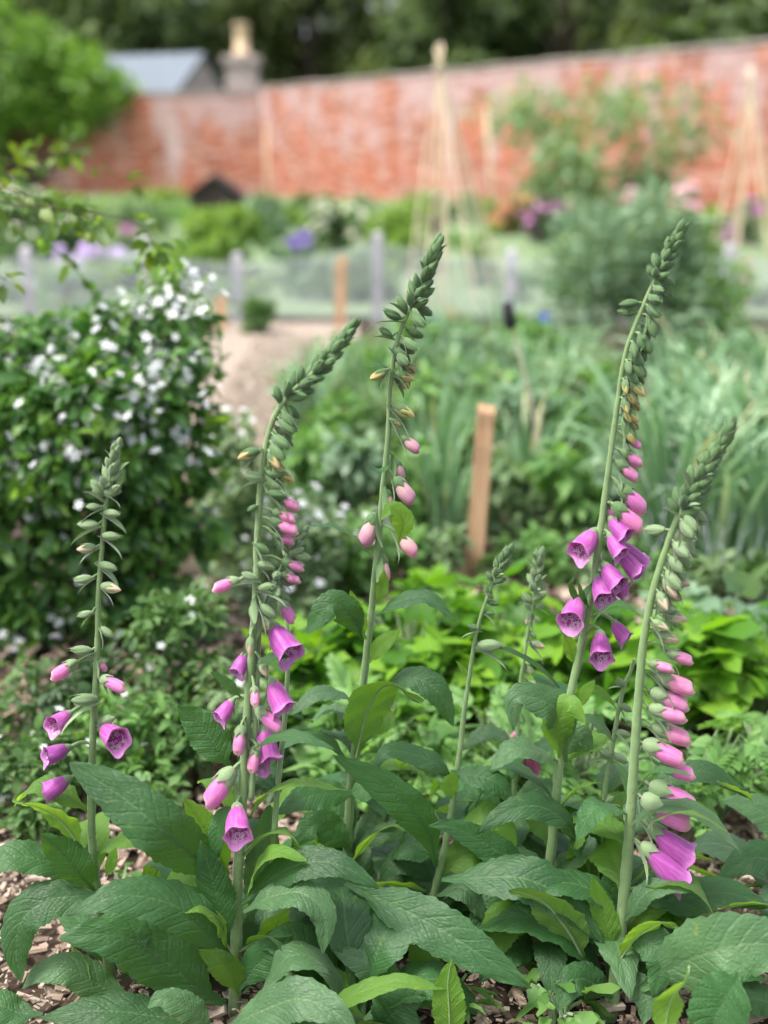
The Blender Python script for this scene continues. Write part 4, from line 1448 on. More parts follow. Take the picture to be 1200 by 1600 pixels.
mb = MB()
mb.add([obp(a, b, z) for z in (0, ez) for a, b in ((0, 0), (ln_, 0), (ln_, wd), (0, wd))] + [obp(0, wd / 2, ez + rise), obp(ln_, wd / 2, ez + rise)],
       [(1, 0, 4, 5), (3, 2, 6, 7), (0, 3, 7, 4), (2, 1, 5, 6)], [(4, 7, 8), (6, 5, 9)])
part('wall', mb, [mat_plain('pale pinkish stone', (.40, .32, .30, 1), (.56, .48, .46, 1), 4, .9, .4)], ob, smooth=False)
mb = MB()
for b0_, sg in ((-.2, 1), (wd + .2, -1)):
    v = [obp(-.12, b0_, ez - .12), obp(ln_ + .12, b0_, ez - .12), obp(ln_ + .12, wd / 2, ez + rise + .03), obp(-.12, wd / 2, ez + rise + .03)]
    v += [q + np.array([0, 0, .09]) for q in v]
    mb.add(v, [(0, 1, 2, 3), (7, 6, 5, 4), (4, 5, 1, 0), (6, 7, 3, 2), (5, 6, 2, 1), (7, 4, 0, 3)])
part('roof', mb, [M_SLATE], ob, smooth=False)

# ------------------------------------------------------------------ dark wood behind
M_WOODL = mat_foliage('dark woodland leaf', [(0.0473, 0.0837, 0.0297, 1), (0.0878, 0.149, 0.0459, 1), (0.149, 0.209, 0.0675, 1)], .6, .3)
M_WOODL2 = mat_foliage('olive woodland leaf', [(0.0648, 0.0972, 0.0324, 1), (0.121, 0.176, 0.0513, 1), (0.203, 0.257, 0.081, 1)], .6, .3)
M_BARK = mat_plain('bark', (.035, .026, .018, 1), (.10, .08, .06, 1), 20, .9, .6, stretch=(1, 1, .2))


def tree_mesh(seed, H, R, n, L):
    r = np.random.default_rng(seed)
    tr = MB()
    top = np.array([r.uniform(-.4, .4), r.uniform(-.4, .4), H * .8])
    tp = catmull([(0, 0, -.1), (r.uniform(-.15, .15), 0, H * .3), top * np.array([.6, .6, .75]), top], 14)
    add_tube(tr, tp, np.linspace(.34, .05, 14), 10)
    bl = []
    for k in range(26):
        f = r.uniform(.06, 1.0)
        a = r.uniform(0, 2 * math.pi)
        rr = R * math.sin(math.pi * min(1, .18 + .82 * f)) ** .7 * r.uniform(.45, .95)
        c = np.array([math.cos(a) * rr, math.sin(a) * rr, .5 + f * (H - 1)])
        bl.append((c, R * r.uniform(.30, .5)))
        i = min(12, int(f * 10))
        add_tube(tr, catmull([tp[i], (tp[i] + c) / 2 + np.array([0, 0, .3]), c], 6), np.linspace(.09, .02, 6), 6)
    cr = MB()
    leaf_cloud(cr, bl, n, L, r, aspect=.6, shell=.3)
    return tr, cr


for k in range(3):
    tr, cr = tree_mesh(100 + k, 11.5, 3.6, 9000, .42)
    ME['trunk%d' % k] = tr.mesh('trunk', [M_BARK])
    ME['crown%d' % k] = cr.mesh('crown', [M_WOODL if k != 1 else M_WOODL2])
spots = [(-27, 58), (-20.5, 54), (-14.5, 57), (-9, 52.5), (-3.2, 56), (2.2, 52), (7.4, 55), (12.4, 50), (17.5, 53), (23, 50), (29, 54),
         (-24, 66), (-17, 65), (-11, 66), (-5, 65), (1, 66), (7, 64), (13, 65), (19, 63), (26, 64), (10.5, 43.5), (15.5, 42.5), (20.5, 40.5), (26.5, 38)]
for i, (x, y) in enumerate(spots):
    k = i % 3
    o = thing('tree', 'dark green woodland tree in the dense row beyond the brick walls', 'tree', (x, y, 0), 'dark trees of the wood beyond the walls')
    o.rotation_euler = (0, 0, i * 1.7)
    s = 1 + .22 * math.sin(i * 2.3)
    o.scale = (s, s, s * (1.0 if y < 60 else 1.25))
    link_mesh('trunk', ME['trunk%d' % k], o)
    link_mesh('crown', ME['crown%d' % k], o)


# ------------------------------------------------------------------ shrubs and border plants, placed where they stand
def shrub(name, label, cat, px, base, w, hgt, leaf_px, n, m, flowers=None, aspect=.5, tpl=T_OV, group=None, seed=0, Y=None, blobs=None, stemm=None,
          shape='dome', up=.6, droop=.25, nb=12, shell=.35, stems=6, fname='blossom'):
    """a bushy plant: px centre, base row, width and height in photo pixels"""
    r = np.random.default_rng(seed + int(px))
    b = G(px, base) if Y is None else np.array([P(px, base, Y)[0], Y, 0])
    mpp = MPP(b[1], base)
    o = thing(name, label, cat, b, group)
    Wd, Hh = w * mpp, hgt * mpp
    bl = []
    for k in range(nb):
        a = r.uniform(0, 2 * math.pi)
        f = r.random()
        if shape == 'dome':
            rr = .5 * Wd * math.sqrt(r.random()) * math.sqrt(max(0, 1 - (f * .85) ** 2)) * .8
        elif shape == 'fan':
            rr = .5 * Wd * math.sqrt(r.random()) * (.35 + .6 * f)
        else:
            rr = .5 * Wd * math.sqrt(r.random()) * .8
        R = min(Wd, Hh) * r.uniform(.16, .27)
        z = np.clip(f * Hh, R * .8, max(Hh - R, R * .8))
        bl.append((b + np.array([math.cos(a) * rr, math.sin(a) * rr * .9, z]), R))
    mb = MB()
    for c, R in bl[:stems]:
        add_tube(mb, catmull([b + (c - b) * np.array([.1, .1, 0]) - np.array([0, 0, .02]), b + (c - b) * np.array([.5, .5, .6]), c], 6), np.linspace(.012, .004, 6) * max(.5, Hh), 6)
    part('stems' if False else 'stem', mb, [stemm or M_STEM], o)
    mb = MB()
    leaf_cloud(mb, bl, n, leaf_px * mpp, r, tpl=tpl, aspect=aspect, up=up, droop=droop, shell=shell)
    part('foliage', mb, [m], o)
    if flowers:
        fm, fn, fpx, ftpl = flowers
        p, d = cloud(bl, fn, r, .95)
        p[:, 2] += .02
        fo = MB()
        dd = norm(d + np.array([0, -.4, .8]))
        X = norm(np.cross(dd, rand_dirs(fn, r)))
        L = fpx * mpp * r.uniform(.7, 1.3, fn)
        add_cards(fo, p, X, dd, L, L, ftpl)
        fo_ = part(fname, fo, [fm], o)
        fo_['kind'] = 'stuff'
    return o, bl, mpp


GRN = lambda *a: [srgb(*c) for c in a]
M_MID = mat_foliage('mid green leaf', [(.055, .125, .036, 1), (.085, .175, .05, 1), (.13, .235, .07, 1)])
M_YEL = mat_foliage('yellow green leaf', [(.12, .22, .03, 1), (.17, .30, .045, 1), (.24, .36, .07, 1)], transl=.4)
M_GRY = mat_foliage('grey green leaf', [(.12, .205, .09, 1), (.18, .28, .13, 1), (.27, .37, .20, 1)], .55)
M_TEAL = mat_foliage('bluish leaf', [(.11, .20, .12, 1), (.17, .28, .17, 1), (.26, .37, .24, 1)], .5)
M_DKG = mat_foliage('dark shrub leaf', [(.020, .052, .018, 1), (.032, .080, .026, 1), (.060, .12, .035, 1)])
M_IVY = mat_foliage('climber leaf', [(.075, .17, .025, 1), (.14, .27, .04, 1), (.24, .40, .075, 1)], .45, .45)
M_LET = mat_foliage('lime herb leaf', [(.05, .14, .022, 1), (.085, .22, .022, 1), (.15, .32, .025, 1), (.24, .44, .04, 1)], .5, .48)
M_FERN = mat_foliage('feathery leaf', [(.08, .185, .05, 1), (.135, .28, .07, 1), (.21, .38, .12, 1)], .5, .42)
M_BUSHL = mat_foliage('glossy bush leaf', [(.03, .095, .026, 1), (.07, .18, .04, 1), (.11, .25, .055, 1), (.19, .36, .08, 1)], .42, .42, spec=.5)
M_WHITE = mat_plain('white petal', (.72, .74, .74, 1), (.84, .85, .86, 1), 30, .6, .1)
M_CRM = mat_plain('cream petal', (.66, .64, .48, 1), (.78, .77, .62, 1), 30, .6, .1)
M_PUR = mat_plain('purple petal', (.18, .10, .44, 1), (.30, .18, .60, 1), 30, .6, .1)
M_LIL = mat_plain('lilac petal', (.42, .28, .58, 1), (.56, .42, .70, 1), 30, .6, .1)
M_MAG = mat_plain('magenta petal', (.42, .08, .34, 1), (.58, .20, .48, 1), 30, .6, .1)
M_PNK = mat_plain('pink petal', (.62, .24, .36, 1), (.74, .42, .50, 1), 30, .6, .1)
M_ORG = mat_plain('orange petal', (.62, .17, .05, 1), (.72, .28, .10, 1), 30, .6, .1)
M_BLU = mat_plain('blue petal', (.04, .06, .45, 1), (.10, .12, .60, 1), 30, .6, .1)
M_YPT = mat_plain('yellow petal', (.60, .48, .03, 1), (.72, .62, .10, 1), 30, .6, .1)
M_DORG = mat_plain('faded orange petal', (.42, .15, .08, 1), (.55, .24, .14, 1), 30, .7, .1)
FL5 = flower5()

# the climber spilling over the left wall
o = thing('climber', 'lush bright green climber heaped over the left end of the brick wall', 'climber', (-11.4, 41.3, 0))
r_ = np.random.default_rng(4)
bl = []
for (px, py, rp) in [(10, 60, 50), (50, 85, 55), (100, 100, 52), (150, 130, 45), (185, 150, 34), (60, 130, 55), (110, 150, 48), (20, 140, 50), (-20, 90, 70), (-40, 170, 70),
                     (0, 195, 32), (60, 175, 36), (110, 182, 34), (155, 176, 36), (130, 115, 40), (-10, 30, 40), (10, 235, 25), (-90, 120, 70), (-70, 50, 60), (-120, 190, 60), (-60, 215, 40), (150, 195, 22), (50, 50, 30)]:
    Yb = 40.9 + r_.uniform(-.5, .9)
    bl.append((P(px, py, Yb), rp * MPP(Yb, py)))
mb = MB()
bl += [(c + rand_dirs(1, r_)[0] * R * 1.0, R * .38) for c, R in bl for _ in range(3)]
leaf_cloud(mb, bl, 8000, .30, r_, aspect=.75, up=.4, droop=.6, shell=.45, jit=.8)
part('foliage', mb, [M_IVY], o)
mb = MB()
for c, R in bl[:14]:
    add_tube(mb, catmull([(-11.4 + .1 * (c[0] + 11.4), 41.3, 0), (c[0] * .6 - 11.4 * .4, 41.25, c[2] * .6), c], 8), np.linspace(.06, .015, 8), 6)
part('stem', mb, [M_BARK], o)

# the fruit tree trained on the long wall, and the rest of the border
o, bl, mp_ = shrub('wall_shrub', 'loose grey-green shrub with orange-red blossoms trained against the long brick wall', 'shrub', 915, 350, 430, 222, 20, 2300, M_GRY, (M_DORG, 40, 14, FL5), seed=6, shape='fan', nb=44, stemm=M_BARK, shell=.05)
shrub('shrub', 'yellow-green feathery shrub in the border behind the purple irises', 'shrub', 345, 432, 150, 105, 14, 3200, M_YEL, seed=2)
shrub('shrub', 'bluish grey mound of a shrub beside the black-roofed hut', 'shrub', 408, 372, 74, 66, 12, 1500, M_TEAL, seed=3)
shrub('shrub', 'green shrub at the foot of the long wall, topped by cream blossoms', 'shrub', 525, 392, 130, 76, 13, 1800, M_MID, (M_CRM, 170, 15, FL5), seed=4)
shrub('shrub', 'low rounded green shrub against the wall corner', 'shrub', 500, 345, 130, 36, 13, 1500, M_MID, seed=5)
shrub('shrub', 'pale green bush between the cane wigwam and the cream-flowered shrub', 'shrub', 640, 420, 140, 105, 12, 2200, M_YEL, (M_CRM, 30, 12, FL5), seed=6)
shrub('flowering_plant', 'clump of orange flowers at the wall behind the central cane wigwam', 'flower', 800, 366, 95, 56, 10, 900, M_MID, (M_DORG, 90, 15, FL5), seed=7)
shrub('flowering_plant', 'dusky magenta flower clump beside the orange one', 'flower', 860, 382, 90, 78, 10, 900, M_DKG, (M_MAG, 50, 12, FL5), seed=8)
shrub('flowering_plant', 'pink flower clump in the border just above the grey-green sage bush', 'flower', 1000, 360, 100, 62, 10, 900, M_MID, (M_PNK, 90, 16, FL5), seed=9)
shrub('flowering_plant', 'pale pink flowering clump at the foot of the far cane wigwam', 'flower', 1085, 372, 90, 80, 10, 900, M_GRY, (M_PNK, 110, 15, FL5), seed=10)
shrub('flowering_plant', 'magenta flowering clump at the edge of the view under the far wigwam', 'flower', 1165, 382, 80, 74, 10, 900, M_MID, (M_MAG, 45, 14, FL5), seed=11)
shrub('shrub', 'pale yellow-green bush in front of the pink border flowers', 'shrub', 1070, 418, 150, 90, 11, 1800, M_YEL, seed=12)
shrub('shrub', 'mixed green bush growing against the wall below the climber', 'shrub', 60, 420, 190, 130, 14, 2600, M_MID, (M_CRM, 60, 13, FL5), seed=13)
shrub('shrub', 'tall thin-leaved green bush beside the mixed one, in front of the plain wall', 'shrub', 205, 410, 130, 100, 13, 1500, M_GRY, seed=14)
shrub('flowering_plant', 'single round purple-pink flower head above the lilac row', 'flower', 207, 396, 40, 50, 9, 110, M_MID, (M_MAG, 90, 14, FL5), seed=15, shape='fan', nb=3)
shrub('flowering_plant', 'row of pale lilac flowers along the inside of the wire fence', 'flower', 150, 432, 190, 44, 11, 900, M_GRY, (M_LIL, 170, 16, FL5), seed=16)
shrub('shrub', 'bright green low bush between the two grey fence posts', 'shrub', 290, 455, 150, 75, 12, 2000, M_YEL, seed=17)
shrub('shrub', 'pale green low bush behind the fence mesh, next to the central wigwam', 'shrub', 560, 470, 140, 70, 12, 1500, M_MID, seed=18)
shrub('shrub', 'grey-green low bush behind the fence at the edge by the wood chip path', 'shrub', 120, 480, 180, 52, 12, 1500, M_TEAL, seed=19)
shrub('shrub', 'low green hummock at the foot of the fence beside the short orange stake', 'shrub', 402, 520, 82, 52, 12, 1200, M_MID, seed=20)

# black-roofed hut
M_BLK = mat_plain('black felt', (.012, .012, .014, 1), (.03, .03, .034, 1), 12, .8, .3)
ht = thing('hut', 'small black-roofed garden hut half hidden by plants at the wall', 'hut', (*G(338, 330)[:2], 0))
hb = G(338, 330)
mph = MPP(hb[1], 330)
w2, hh, ap = 46 * mph, 22 * mph, 52 * mph
mb = MB()
mb.add([(hb[0] + x, hb[1] + y, z) for y in (-.3, .5) for x, z in ((-w2 * .85, 0), (w2 * .85, 0), (w2 * .85, hh), (0, ap - .03), (-w2 * .85, hh))],
       [(0, 1, 2, 4), (6, 5, 9, 7), (5, 0, 4, 9), (1, 6, 7, 2)], [(4, 2, 3), (7, 9, 8)])
part('wall', mb, [mat_plain('tarred board', (.02, .016, .014, 1), (.05, .035, .03, 1), 8)], ht, smooth=False)
mb = MB()
for sx in (-1, 1):
    v = [(hb[0] + sx * w2, hb[1] - .4, hh - .04), (hb[0], hb[1] - .4, ap), (hb[0], hb[1] + .6, ap), (hb[0] + sx * w2, hb[1] + .6, hh - .04)]
    v += [(x, y, z + .05) for x, y, z in v]
    f = [(3, 2, 1, 0), (4, 5, 6, 7), (0, 1, 5, 4), (2, 3, 7, 6), (3, 0, 4, 7)]
    mb.add(v, f if sx < 0 else [q[::-1] for q in f])
part('roof', mb, [M_BLK], ht, smooth=False)

# ------------------------------------------------------------------ cane wigwams
M_CANE = mat_plain('bamboo cane', (.52, .41, .27, 1), (.68, .58, .42, 1), 14, .6, .3, stretch=(1, 1, .3))
M_TWINE = mat_plain('pale twine', (.42, .36, .26, 1), (.55, .49, .38, 1), 60, .9, .2)


def wigwam(label, apex_px, apex_py, base_pxs, by, Y, dia, rings):
    ap = P(apex_px, apex_py, Y)
    o = thing('cane_wigwam', label, 'plant support', (ap[0], Y, 0), 'cane wigwams for climbing plants')
    feet = []
    for k, (bx, dy) in enumerate(base_pxs):
        f = np.array([P(bx, by, Y)[0], Y + dy, -.03])
        feet.append(f)
        dirv = norm(ap - f)
        mb = MB()
        topv = ap + dirv * random.uniform(.04, .12) + np.array([random.uniform(-.02, .02), random.uniform(-.02, .02), 0])
        pts = catmull([f, (f + topv) / 2 + np.array([random.uniform(-.02, .02), 0, 0]), topv], 16)
        rr = np.full(16, dia / 2) * np.where(np.arange(16) % 3 == 0, 1.12, 1) * np.linspace(1.1, .85, 16)
        add_tube(mb, pts, rr, 8)
        part('cane', mb, [M_CANE], o)
    mb = MB()
    ring = np.array([[ap[0] + .035 * math.cos(t), ap[1] + .035 * math.sin(t), ap[2] - .09 + .0022 * t] for t in np.linspace(0, 25, 90)])
    add_tube(mb, ring, .006, 5)
    part('twine', mb, [M_TWINE], o)
    for z in rings:
        c = []
        order = sorted(feet, key=lambda q: math.atan2(q[1] - Y, q[0] - ap[0]))
        for f in order + [order[0]]:
            t = z / ap[2]
            c.append(f * (1 - t) + ap * t)
        mb = MB()
        add_tube(mb, np.array(c), .0030, 4, cap=False)
        part('twine', mb, [M_TWINE], o)


wigwam('central tall bamboo cane wigwam laced with twine behind the wire fence', 686, 92,
       [(636, .0), (662, -.35), (700, .4), (742, -.4), (780, .25), (803, -.05), (690, -.45)], 452, 9.6, .018, (.25, .45, .65, .85, 1.05, 1.25))
wigwam('distant bamboo cane wigwam against the brightest brick, cut by the edge of the view', 1172, 118,
       [(1112, .0), (1135, -.5), (1170, .55), (1185, -.5), (1228, .3), (1212, -.2)], 372, 15.5, .025, (.4, .9))
# a lone thin pole pair by the shrub
o = thing('garden_cane', 'pale upright cane pole between the central wigwam and the wall shrub', 'cane', (*G(772, 352)[:2], 0))
gp = G(772, 352)
mb = MB()
add_tube(mb, np.array([gp - np.array([0, 0, .1]), P(760, 168, gp[1])]), np.array([.032, .02]), 8)
part('pole', mb, [M_CANE], o)
o = thing('garden_cane', 'pale upright cane pole standing against the wall corner below the chimney', 'cane', (*G(420, 330)[:2], 0))
gp = G(420, 330)
mb = MB()
add_tube(mb, np.array([gp - np.array([0, 0, .1]), P(416, 195, gp[1])]), np.array([.032, .02]), 8)
part('pole', mb, [M_CANE], o)

# ------------------------------------------------------------------ wire fence
M_POST = mat_plain('grey fence post', (.36, .35, .37, 1), (.52, .51, .54, 1), 14, .85, .5, stretch=(1, 1, .15))
M_WIRE = mat_plain('galvanised wire', (.38, .42, .45, 1), (.50, .53, .55, 1), 20, .6, .1)
YF0, YF1 = 8.9, 8.7
fx = [-330, -140, 40, 224, 370, 590, 800, 985, 1142, 1300, 1460]
tops = [392, 390, 388, 374, 398, 366, 392, 388, 384, 386, 386]


def fpos(px, py):
    Yv = 8.8
    return P(px, py, Yv)


fo = thing('wire_fence', 'low wire mesh fence on grey posts crossing behind the vegetable bed', 'fence', (0, 8.8, 0))
for x, t in zip(fx, tops):
    tp = fpos(x, t)
    mb = MB()
    w_ = .034
    zt = tp[2]
    add_box(mb, (tp[0], 8.8, zt / 2 - .05), (w_, w_, zt / 2 + .05))
    mb.add([(tp[0] - w_, 8.8 - w_, zt), (tp[0] + w_, 8.8 - w_, zt), (tp[0] + w_, 8.8 + w_, zt), (tp[0] - w_, 8.8 + w_, zt), (tp[0], 8.8, zt + .02)], None,
           [(0, 1, 4), (1, 2, 4), (2, 3, 4), (3, 0, 4)])
    part('post', mb, [M_POST], fo, smooth=False)
mb = MB()
xa, xb = fpos(fx[0], 400)[0], fpos(fx[-1], 400)[0]
px_posts = np.array([fpos(x, 400)[0] for x in fx])
zt0 = np.array([fpos(600, t_ + 14)[2] for t_ in tops])
step = .018
xs_ = np.arange(xa, xb, step)


def mesh_top(x):
    k = np.clip(np.searchsorted(px_posts, x) - 1, 0, len(px_posts) - 2)
    f = (x - px_posts[k]) / (px_posts[k + 1] - px_posts[k])
    return zt0[k] * (1 - f) + zt0[k + 1] * f - .035 * 4 * f * (1 - f)


tz = mesh_top(xs_)
for k in range(25):
    pts_ = np.stack([xs_[::4], 8.762 + .012 * np.sin(xs_[::4] * 5 + k * .3), .01 + tz[::4] * k / 24], 1)
    add_tube(mb, pts_, .0018, 3, cap=False)
for x, z in zip(xs_, tz):
    yb = 8.7595 + .012 * math.sin(x * 5 + 3)
    add_box(mb, (x, yb, z / 2 + .01), (.0016, .0016, z / 2))
part('wire_mesh', mb, [M_WIRE], fo, smooth=False)

# rough orange timber stakes
M_TIMB = mat_plain('fresh sawn timber', (.30, .17, .09, 1), (.58, .38, .23, 1), 55, .85, .8, stretch=(1, 1, .06))


def stake(label, bx, by, tx, ty, wpx, group=None):
    b0 = G(bx, by)
    tp = P(tx, ty, b0[1])
    mpp = MPP(b0[1], by)
    hw = wpx * mpp / 2
    o = thing('timber_stake', label, 'stake', b0, group)
    mb = MB()
    n = 10
    d = tp - b0
    r = np.random.default_rng(int(bx))
    V = []
    for i in range(n + 1):
        c = b0 - np.array([0, 0, .06]) + (d + np.array([0, 0, .06])) * i / n
        j = r.uniform(-.07, .07, 2) * hw
        for sx, sy in ((-1, -1), (1, -1), (1, 1), (-1, 1)):
            V.append(c + np.array([sx * hw + j[0], sy * hw * .7 + j[1], (r.uniform(-.02, .012) if i == n else 0)]))
    Q = [(i * 4 + k, i * 4 + (k + 1) % 4, i * 4 + 4 + (k + 1) % 4, i * 4 + 4 + k) for i in range(n) for k in range(4)] + [(n * 4, n * 4 + 1, n * 4 + 2, n * 4 + 3)]
    mb.add(V, Q)
    part('shaft', mb, [M_TIMB], o, smooth=False)
    return o


stake('tall orange timber stake leaning in the middle of the vegetable bed', 738, 892, 760, 636, 25)
stake('short orange timber stake at the path edge beside the white-flowered bush', 343, 517, 346, 464, 17)
stake('thin orange timber stake against the fence between two grey posts', 530, 512, 534, 402, 16)
stake('stubby orange timber stake just past the blue irises', 706, 534, 709, 484, 15)
stake('orange timber stake at the fence by the edge of the view', 1166, 472, 1167, 404, 16)
stake('pale timber stake behind the fence among the lilac flowers', 104, 470, 103, 410, 14)

# a cane with a black cap, and another at the wigwam
for lab, bx, by, tx, ty, cw, chh, dia in (('leaning grey garden cane capped in black in the vegetable bed', 858, 832, 795, 492, 18, 38, .008),
                                         ('thin cane with a small black cap in front of the central wigwam', 684, 500, 680, 352, 12, 26, .010)):
    b0 = G(bx, by)
    tp = P(tx, ty, b0[1])
    mpp = MPP(b0[1], by)
    o = thing('garden_cane', lab, 'cane', b0)
    mb = MB()
    add_tube(mb, catmull([b0 - np.array([0, 0, .05]), (b0 + tp) / 2 + np.array([.02, 0, .0]), tp], 10), dia / 2, 7)
    part('pole', mb, [M_TWINE], o)
    mb = MB()
    d = norm(tp - b0)
    q = [tp - d * chh * mpp * .55, tp - d * chh * mpp * .45, tp, tp + d * chh * mpp * .42, tp + d * chh * mpp * .5]
    add_tube(mb, np.array(q), np.array([.3, .46, .5, .45, .2]) * cw * mpp, 12)
    part('cap', mb, [M_BLK], o)

rb_ = np.random.default_rng(44)
BM = [M_YEL, M_MID, M_TEAL, M_GRY, M_FERN, M_YEL]
for row, (by, hh_, n_) in enumerate(((352, 44, 16), (384, 34, 16), (412, 36, 14), (440, 30, 9))):
    for i in range(n_):
        px_ = -40 + 1280 * (i + rb_.uniform(.2, .8)) / n_
        if (row == 0 and (270 < px_ < 410 or px_ > 760)) or (row == 1 and (90 < px_ < 300 or px_ > 740)) or (row > 1 and px_ > 780):
            continue
        shrub('border_plant', 'mixed green plant in the deep border between the wire fence and the brick walls', 'plant', px_, by + rb_.uniform(-8, 8), 110 * rb_.uniform(.8, 1.3),
              hh_ * rb_.uniform(.6, 1.25) * (.75 if 420 < px_ < 620 and row == 0 else 1), 12, 520, BM[int(rb_.integers(0, 6))],
              group='mixed plants of the border behind the fence', seed=700 + row * 40 + i, nb=8, stems=3)

for i in range(22):
    px_ = -20 + 1240 * (i + rb_.uniform(.1, .9)) / 22
    if 590 < px_ < 780:
        continue
    shrub('border_plant', 'mixed green plant in the deep border between the wire fence and the brick walls', 'plant', px_, 462 + rb_.uniform(-14, 16), 85 * rb_.uniform(.7, 1.4),
          46 * rb_.uniform(.6, 1.4), 12, 380, [M_TEAL, M_GRY, M_FERN, M_YEL][i % 4], group='mixed plants of the border behind the fence', seed=900 + i, nb=8, stems=3)

for i in range(34):
    px_ = -30 + 1260 * (i + rb_.uniform(.1, .9)) / 34
    if 285 < px_ < 395:
        continue
    shrub('border_plant', 'mixed green plant in the deep border between the wire fence and the brick walls', 'plant', px_, 346 + rb_.uniform(-6, 26) + max(0, (px_ - 700) * .02), 80 * rb_.uniform(.8, 1.4),
          36 * rb_.uniform(.7, 1.4), 10, 330, BM[int(rb_.integers(0, 6))], group='mixed plants of the border behind the fence', seed=1000 + i, nb=8, stems=3)

for i in range(16):
    px_, py_ = -60 - 26 * i + rb_.uniform(-15, 15), (356, 384, 415, 455)[i % 4]
    shrub('border_plant', 'mixed green plant in the deep border between the wire fence and the brick walls', 'plant', px_, py_, 130 * rb_.uniform(.8, 1.3),
          60 * rb_.uniform(.7, 1.3), 13, 420, BM[int(rb_.integers(0, 6))], group='mixed plants of the border behind the fence', seed=1100 + i, nb=8, stems=3)


# ------------------------------------------------------------------ strap-leaved plants
def strap_clump(name, label, cat, b, h, n, w, lean, m, seed, group=None, flower=None, sub='leaf', az=None):
    """many arching blades from one foot; blades are one part each for the largest, else one mesh"""
    r = np.random.default_rng(seed)
    o = thing(name, label, cat, b, group)
    mb = MB()
    for k in range(n):
        a = r.uniform(0, 2 * math.pi)
        out = np.array([math.cos(a), math.sin(a), 0])
        L = h * r.uniform(.65, 1.1)
        ln = lean * r.uniform(.3, 1.2)
        s = np.asarray(b) + out * r.uniform(0, .05)
        pts = catmull([s - np.array([0, 0, .02]), s + out * L * ln * .25 + np.array([0, 0, L * .5]), s + out * L * ln * .75 + np.array([0, 0, L * .88]),
                       s + out * L * ln * 1.25 + np.array([0, 0, L * r.uniform(.75, 1.0)])], 9)
        T = norm(np.gradient(pts, axis=0))
        S = norm(np.cross(T, out + np.array([0, 0, .3]) + r.normal(0, .2, 3)))
        N = np.cross(S, T)
        t = np.linspace(0, 1, 9)
        hw = w * .5 * np.minimum(1, (1.02 - t) * 2.2) * r.uniform(.7, 1.2)
        V, UV = [], []
        for i in range(9):
            for u in (-1, 0, 1):
                V.append(pts[i] + S[i] * u * hw[i] + N[i] * abs(u) * hw[i] * .45)
                UV.append((u, t[i]))
        Q = [(i * 3 + j, i * 3 + j + 1, i * 3 + 4 + j, i * 3 + 3 + j) for i in range(8) for j in (0, 1)]
        mb.add(V, Q, None, UV)
    part('foliage', mb, [m], o)
    if flower:
        fm, fn, sz = flower
        fb, sb = MB(), MB()
        for k in range(fn):
            a = r.uniform(0, 2 * math.pi)
            p = np.asarray(b) + np.array([math.cos(a), math.sin(a), 0]) * h * .3 * r.random() + np.array([0, 0, h * r.uniform(.9, 1.15)])
            add_tube(sb, catmull([b, p], 4), .004, 5)
            dd = rand_dirs(6, r)
            add_cards(fb, np.repeat(p[None], 6, 0), dd, norm(np.cross(dd, rand_dirs(6, r))), sz, sz * .7, T_OV)
        part('flower_stem', sb, [M_STEM], o)
        part('blossom', fb, [fm], o)
    return o


M_LEEK = mat_foliage('leek blade', [(0.0732, 0.159, 0.0732, 1), (0.159, 0.293, 0.146, 1), (0.22, 0.366, 0.201, 1), (0.342, 0.5, 0.317, 1), (0.415, 0.403, 0.22, 1)], .42, .3, tboost=(1.2, 1.4, .9))
M_STRAP = mat_foliage('strap leaf', [(0.075, 0.175, 0.0562, 1), (0.125, 0.25, 0.0875, 1), (0.2, 0.35, 0.125, 1)], .45, .35)
rl = np.random.default_rng(31)
lk = [(1040, 900), (1120, 910), (1195, 915), (1075, 830), (1155, 830), (1215, 840), (1020, 800), (1110, 760), (1180, 760), (1050, 730), (1140, 700), (1205, 700), (1245, 860), (1085, 680)]
for i, (px, py) in enumerate(lk):
    b_ = G(px, py)
    strap_clump('leek_clump', 'grey-green clump of arching strap leaves in the thick stand beside the tallest foxglove', 'leek', b_, (.46 + .06 * rl.random()) * (1 if py > 780 else .98), 46, .026, .60, M_LEEK, 200 + i,
                'strap-leaved clumps in the bed')
strap_clump('iris_clump', 'iris clump with blue flowers at the near edge of the path', 'iris', G(676, 560), .19, 26, .02, .3, M_STRAP, 301, flower=(M_BLU, 9, .05))
strap_clump('iris_clump', 'small blue-flowered iris clump behind the black-capped cane', 'iris', G(848, 560), .19, 22, .02, .3, M_STRAP, 302, flower=(M_BLU, 6, .05))
strap_clump('iris_clump', 'iris clump with violet flowers behind the fence, beneath the cream-flowered shrub', 'iris', np.array([P(470, 460, 10.5)[0], 10.5, 0]), .42, 60, .03, .4, M_TEAL, 303, flower=(M_PUR, 12, .055))
shrub('flowering_plant', 'small plant with one yellow flower beside the sage bush', 'flower', 930, 560, 46, 44, 14, 130, M_DKG, (M_YPT, 10, 14, FL5), seed=50, nb=4)

# sage-like bush
o, bl, mp_ = shrub('sage_bush', 'large grey-green sage bush of upright oblong leaves in front of the fence', 'bush', 985, 562, 265, 262, 25, 2900, M_TEAL, seed=60, nb=24, aspect=.36, droop=-.55, shell=.3, stems=14, up=.2)
shrub('sage_bush', 'smaller green sage bush growing into the large grey one, on its outer side', 'bush', 1090, 560, 150, 150, 24, 1100, M_FERN, seed=61, nb=12, aspect=.36, droop=-.4)

